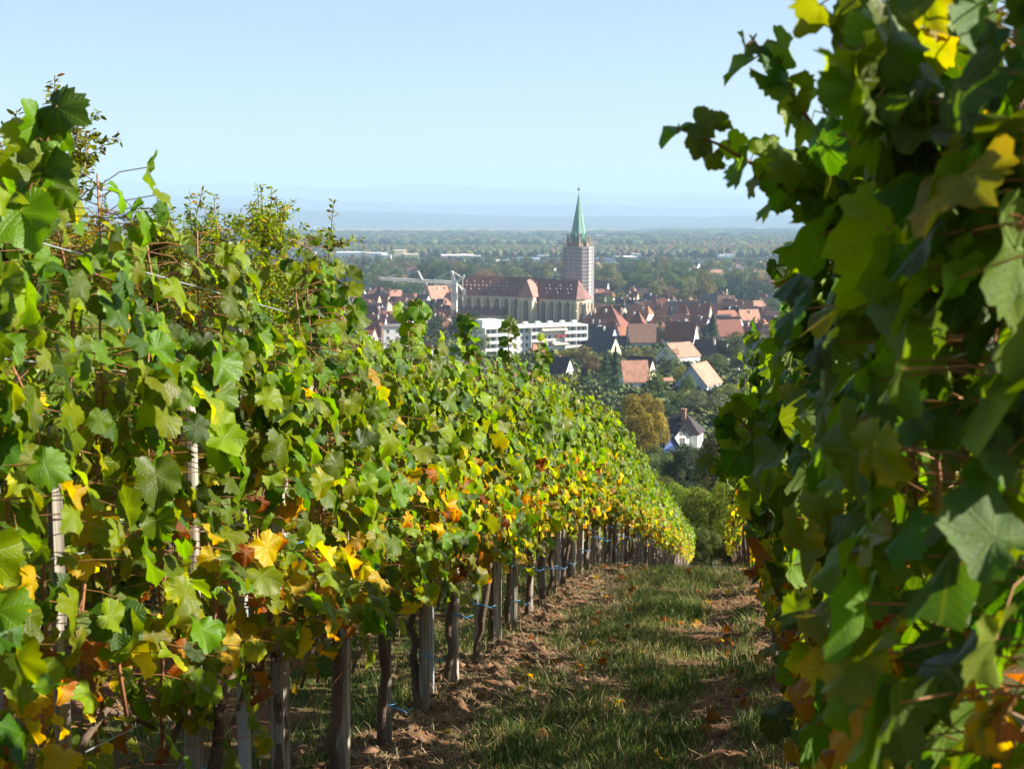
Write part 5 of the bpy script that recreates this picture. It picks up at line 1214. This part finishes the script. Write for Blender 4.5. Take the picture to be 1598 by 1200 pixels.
# large halls
def hall(px, pyb, wpx, hpx, dep, yaw, col, label, roofc=(.5, .5, .5), name='warehouse'):
    p = hit(px, pyb); s = mpp(p.y); e = empty(name, p, R(yaw)); tag(e, label, 'warehouse'); hl = wpx*s/2; h = hpx*s
    b = MB(); b.box(-hl, hl, 0, dep, -2, h); b.build('wall', M['wallc'], e, color=col)
    b = MB(); b.box(-hl-.3, hl+.3, -.3, dep+.3, h, h+.7); b.build('roof', M['chimney'], e, color=roofc)
    b = MB(); n = max(2, int(wpx/7))
    for i in range(n): b = MB(); b.box(-hl+(i+.3)*2*hl/n, -hl+(i+.7)*2*hl/n, -.08, .02, h*.12, h*.5); b.build('door' if i % 3 == 0 else 'window', M['glass'] if i % 2 else M['steel'], e)
hall(547, 404, 46, 9, 60, 4, (.72, .72, .72), 'long white hall beyond the outer houses', (.7, .7, .68)); hall(582, 407, 28, 11, 40, -6, (.70, .70, .70), 'white hall behind the yellowish poplar', (.7, .7, .68))
hall(602, 409, 14, 10, 30, 0, (.75, .75, .75), 'small white hall next to the cream one', (.6, .6, .6)); hall(625, 405, 20, 13, 50, 8, (.72, .58, .36), 'tall cream hall with flat roof', (.62, .52, .36)); hall(643, 406, 22, 8, 50, 8, (.72, .58, .36), 'lower cream hall joined to the tall cream one', (.62, .52, .36))
hall(484, 403, 18, 8, 30, 5, (.20, .30, .50), 'blue fronted hall near the green field', (.6, .6, .62)); hall(715, 405, 52, 5, 90, 3, (.6, .58, .55), 'long low hall with pale roof', (.62, .54, .47)); hall(760, 412, 70, 4, 60, 2, (.70, .62, .5), 'very long low building with whitish roof', (.66, .64, .6))
hall(822, 409, 34, 5, 60, -3, (.10, .15, .28), 'dark blue hall behind the church roof', (.12, .17, .28)); hall(838, 411, 10, 6, 20, 0, (.7, .7, .7), 'little white hall beside the dark blue one', (.7, .7, .7))
hall(941, 415, 40, 9, 70, 4, (.62, .60, .58), 'hall with long dark blue roof behind the tower', (.08, .13, .30)); hall(980, 409, 30, 7, 60, 4, (.72, .71, .70), 'white hall among trees beyond the tower', (.7, .68, .66)); hall(865, 414, 40, 3, 60, 2, (.66, .64, .60), 'low whitish building behind the tower', (.6, .6, .6))
hall(1180, 421, 70, 3, 40, 2, (.72, .70, .62), 'low pale building beyond the dark grove', (.6, .58, .5)); hall(1175, 434, 24, 6, 20, -12, (.4, .42, .5), 'blue roofed building among trees near the vines', (.08, .10, .16))
# factory chimney
p = hit(801, 436); e = empty('factory_chimney', p); tag(e, 'thin red brick chimney beyond the church roof', 'chimney'); b = MB(); b.vprism(octo(1.0), -1, 20*mpp(p.y), .8); b.build('shaft', M['chimney'], e, color=(.42, .15, .09)); b = MB(); b.vprism(octo(.98), 20*mpp(p.y), 21*mpp(p.y)); b.build('cap', M['chimney'], e, color=(.3, .12, .08))
p = hit(438, 398)
# tiny far white buildings on the plain
random.seed(3)
for (x0, x1, py, n) in ((450, 700, 399, 12), (700, 1200, 401, 16), (735, 825, 366, 26), (478, 520, 358, 6), (930, 990, 372, 8), (1140, 1150, 377, 2), (1000, 1080, 364, 6)):
    for i in range(n):
        p = hit(random.uniform(x0, x1), py+random.uniform(-3, 3)); b = MB(); w = random.uniform(12, 40)*(.5 if py > 390 else 1); h = random.uniform(7, 15)*(.45 if py > 390 else 1); b.box(-w/2, w/2, -8, 8, -2, h); b.prism([(-w/2-.5, h), (w/2+.5, h), (w/2-1, h+w*.06), (-w/2+1, h+w*.06)], -8.5, 8.5)
        o = b.build('distant_building', M['white'], None, loc=p); tag(o, 'tiny white building of a faraway village on the plain' if py < 390 else 'tiny pale shed at the near edge of the woods', 'building', 'buildings of the faraway village' if py < 390 else 'sheds at the edge of the woods')

# ---------------------------------------------------------------- the woods on the plain: one mass
def woods():
    r_ = np.random.default_rng(77); L = []
    def band(n, py0, py1, hgt, size, cols, wts, px0=380, px1=1300):
        py = r_.uniform(py0, py1, n); px = r_.uniform(px0, px1, n)
        a = math.cos(PITCH); v = (CY-py)/FPX; dy = math.cos(PITCH)+v*math.sin(PITCH); dz = -math.sin(PITCH)+v*math.cos(PITCH)
        Y = -64.5/dz*dy; X = (px-CX)/FPX/dy*Y; ok = (fbm(X/260, Y/600, 5, 3) > .36)
        ci = r_.choice(len(cols), n, p=wts); zone = fbm(X/500, Y/900, 8, 3); ci = np.where(zone > .56, r_.choice(len(cols), n, p=wts[::-1]), ci)
        c = np.array([GRN[k] for k in cols])[ci]*(.62+.4*r_.random((n, 1)))*np.array([.92, .92, 1.1])
        ok &= ~((py < 364.5) & (np.abs(X+350) < 1000))
        for i in np.nonzero(ok)[0]: L.append((X[i], Y[i], hgt*r_.uniform(.7, 1.25), size*r_.uniform(.6, 1.5)*(.6+Y[i]/4000), c[i]))
    band(6500, 386.5, 402, 12, 5.2, ['dark', 'blue', 'green', 'rust', 'olive'], [.25, .25, .2, .2, .1])
    band(5500, 385, 398, 12, 6.5, ['rust', 'rust', 'olive', 'dark', 'green'], [.4, .25, .15, .1, .1])
    band(5500, 373, 388, 13, 9, ['blue', 'dark', 'green', 'blue', 'rust'], [.3, .35, .2, .1, .05])
    band(2000, 360, 373, 14, 26, ['blue', 'dark', 'dark', 'blue', 'green'], [.3, .35, .2, .1, .05])
    n = len(L); k = len(IV); P = np.array([[a, b, -64.0, h, w] for a, b, h, w, c in L]); C = np.array([c for *_, c in L])
    s_, t_ = xy2st(P[:, 0], P[:, 1]); P[:, 2] = H0(s_)
    jit = .7+.5*r_.random((n, k, 1)); V = IV[None]*jit*np.stack([P[:, 4], P[:, 4], P[:, 3]*.62], -1)[:, None, :]+np.stack([P[:, 0], P[:, 1], P[:, 2]+P[:, 3]*.45], -1)[:, None, :]
    F = (IF[None]+(np.arange(n)*k)[:, None, None]).reshape(-1, 3)
    c = np.repeat(C[:, None, :], k, axis=1)*(.75+.5*r_.random((n, k, 1)))
    o = put('woods', mesh_np('woods', V.reshape(-1, 3), F, M['far_wood'], False, c.reshape(-1, 3))); tag(o, 'broad belt of green and rust coloured woods across the plain', kind='stuff')
woods()
# garden ground cover between the houses
def leafy_clumps(name, label, pts, cols, per, seed, sz=.16):
    """pts (n,4): x, y, z, radius; each clump is a dome of small leaf facets"""
    r_ = np.random.default_rng(seed); n = len(pts); m = n*per; P = np.repeat(pts, per, axis=0)
    d = r_.normal(size=(m, 3)); d[:, 2] = np.abs(d[:, 2]); d /= np.linalg.norm(d, axis=1, keepdims=True)
    C = P[:, :3]+d*P[:, 3:4]*(.55+.5*r_.random((m, 1)))*np.array([1.2, 1.2, 1.0])
    Nn = d+r_.normal(0, .4, (m, 3)); Nn /= np.linalg.norm(Nn, axis=1, keepdims=True); t = np.cross(Nn, r_.normal(size=(m, 3))); t /= np.linalg.norm(t, axis=1, keepdims=True); b = np.cross(Nn, t)
    q = P[:, 3:4]*sz*2.2*(.6+.8*r_.random((m, 1))); V = np.stack([C-t*q, C-b*q*.7, C+t*q, C+b*q*.7], 1).reshape(-1, 3)
    c = np.repeat(np.repeat(cols, per, axis=0)*(.6+.8*r_.random((m, 1))), 4, axis=0)
    o = put(name, mesh_np(name, V, np.arange(m*4).reshape(-1, 4), M['far_wood'], False, c)); tag(o, label, kind='stuff')
def pix_clumps(n, px0, px1, py0, py1, rf, seed, cols, ymin):
    r_ = np.random.default_rng(seed); P = []
    for a, b in zip(r_.uniform(px0, px1, n), r_.uniform(py0, py1, n)):
        p = hit(a, b)
        if p.y > ymin: P.append((*p, rf(p.y)*(.6+.9*r_.random())))
    P = np.array(P); C = np.array([GRN[c] for c in cols])[r_.integers(0, len(cols), len(P))]*(.7+.5*r_.random((len(P), 1))); return P, C
P_, C_ = pix_clumps(7000, 440, 1230, 455, 690, lambda y: min(2.6, .5+y/330), 78, ('green', 'dark', 'olive', 'grey', 'green', 'olive'), 190)
leafy_clumps('undergrowth', 'low garden bushes filling the ground between the houses', P_, C_, 22, 79)
P_, C_ = pix_clumps(7000, 400, 1260, 405, 452, lambda y: 2.2+y/1100, 80, ('green', 'dark', 'olive', 'dark', 'rust', 'grey'), 900)
leafy_clumps('woods', 'loose leafy belts between the outer houses and halls', P_, C_, 16, 81)

# ================================================================ WILD SHRUBS BEYOND THE ROWS
SHL = {}
def small_leaves(name, P, Nn, Mi, sz, cols):
    """pointed oval leaves, six corners and a folded middle"""
    Rm = quats(Nn, Mi); L = np.array([[0, 0, 0], [.35, .2, .05], [.7, .17, .05], [1, 0, -.05], [.7, -.17, .05], [.35, -.2, .05]]); n = len(P)
    V = np.einsum('nij,kj->nki', Rm, L)*sz[:, None, None]+P[:, None, :]; i = (np.arange(n)*6)[:, None, None]
    F = (i+np.array([[0, 1, 2, 3], [0, 3, 4, 5]])[None]).reshape(-1, 4)
    return mesh_np(name, V.reshape(-1, 3), F, M['shrub_leaf'], False, np.repeat(cols, 6, axis=0))
def wild_shrub(x, y, height, spread, seed, label, nst=26, col=(.12, .15, .022), lsz=.055, lean=(0, 0), dens=1.0, stick=.3):
    r_ = np.random.default_rng(seed); nst = int(nst*.8); e = empty('wild_shrub', (x, y, gz(x, y))); tag(e, label, 'shrub', 'wild shrubs behind the rows')
    b = MB(); P, Nn, Mi = [], [], []
    for k in range(nst):
        a = r_.uniform(0, 6.283); hh = height*r_.uniform(.62, 1.0)*(1 if r_.random() > stick else .9); m = 9; rr = spread*r_.uniform(.1, 1)
        tx = math.cos(a)*rr+lean[0]; ty = math.sin(a)*rr+lean[1]; f = np.linspace(0, 1, m); wob = np.cumsum(r_.normal(0, .035, (m, 2)), 0)
        pts = np.stack([tx*f**1.3+wob[:, 0], ty*f**1.3+wob[:, 1], hh*f-.15*spread*f**3], -1); b.tube([tuple(p) for p in pts], np.linspace(.016, .003, m), 5, cap=False)
        br = [pts[m//3:]]
        for q in range(20):
            i = min(m-2, int(m*(.35+.62*r_.random()**.7))); d = np.array([r_.normal(0, .6), r_.normal(0, .6), r_.uniform(.2, 1)]); d /= np.linalg.norm(d); ln = r_.uniform(.15, .5); w = np.stack([pts[i]+d*ln*g+np.array([0, 0, -.06*g*g]) for g in np.linspace(0, 1, 5)]); b.tube([tuple(p) for p in w], np.linspace(.005, .0015, 5), 3, cap=False); br.append(w)
        for w in br:
            L_ = np.linalg.norm(np.diff(w, axis=0), axis=1).sum(); n = int(L_*130*dens)
            for j in range(n):
                u = r_.random()*(len(w)-1.001); i = int(u); g = u-i; a0 = w[i]*(1-g)+w[i+1]*g; d = w[i+1]-w[i]; d /= np.linalg.norm(d)+1e-9; s = r_.normal(size=3); s -= s.dot(d)*d; s /= np.linalg.norm(s)
                P.append(a0+s*.01); Mi.append(s+d*.6+np.array([0, 0, -.2])); Nn.append(np.array([0, 0, .8])+r_.normal(0, .6, 3))
    P, Nn, Mi = map(np.array, (P, Nn, Mi)); n = len(P)
    cols = np.array(col)*(.6+.9*r_.random((n, 1))); au = r_.random(n) < .12; cols[au] = np.array([.28, .15, .03])*(.6+.6*r_.random((au.sum(), 1)))
    b.build('branches', M['bark'], e, True); f = put('foliage', small_leaves('foliage', P, Nn, Mi, lsz*(.6+.7*r_.random(n)), cols), e); f['kind'] = 'stuff'
def shrub_at(px, pytop, Y, spread, seed, label, **k):
    x, y, z = wp(px, pytop, Y); wild_shrub(x, y, (z-gz(x, y))*1.05, spread, seed, label, **k)
shrub_at(-75, 105, 8.6, .8, 1, 'tall wild shrub with thin arching twigs at the edge of the view', nst=34, lean=(.15, 0), dens=.9, lsz=.05)
shrub_at(20, 225, 9.5, .8, 2, 'wild shrub behind the first tall shoot of the sunlit row', nst=30, lsz=.05)
shrub_at(130, 285, 10.5, .9, 3, 'brownish wild shrub with curled leaves', nst=32, col=(.12, .12, .03), lsz=.055)
shrub_at(205, 300, 11.5, .9, 4, 'wild shrub with fine pointed twigs', nst=38, lsz=.05)
shrub_at(285, 305, 12.5, .8, 5, 'bushy wild shrub before the blue hills', nst=40, lsz=.05)
shrub_at(395, 296, 13.0, .75, 6, 'wild shrub with bare upright twigs and yellow green leaf tufts', nst=30, col=(.13, .15, .025), lsz=.055, dens=.75)
shrub_at(440, 320, 13.5, .55, 7, 'small wild shrub at the end of the thicket before the far woods', nst=18, col=(.13, .15, .025), lsz=.055, dens=.8, lean=(.1, 0))
shrub_at(340, 360, 13.8, .9, 8, 'low leafy wild shrub inside the thicket', nst=36, lsz=.05)
shrub_at(90, 330, 12.0, 1.0, 9, 'dense lower part of the wild thicket', nst=44, lsz=.055)
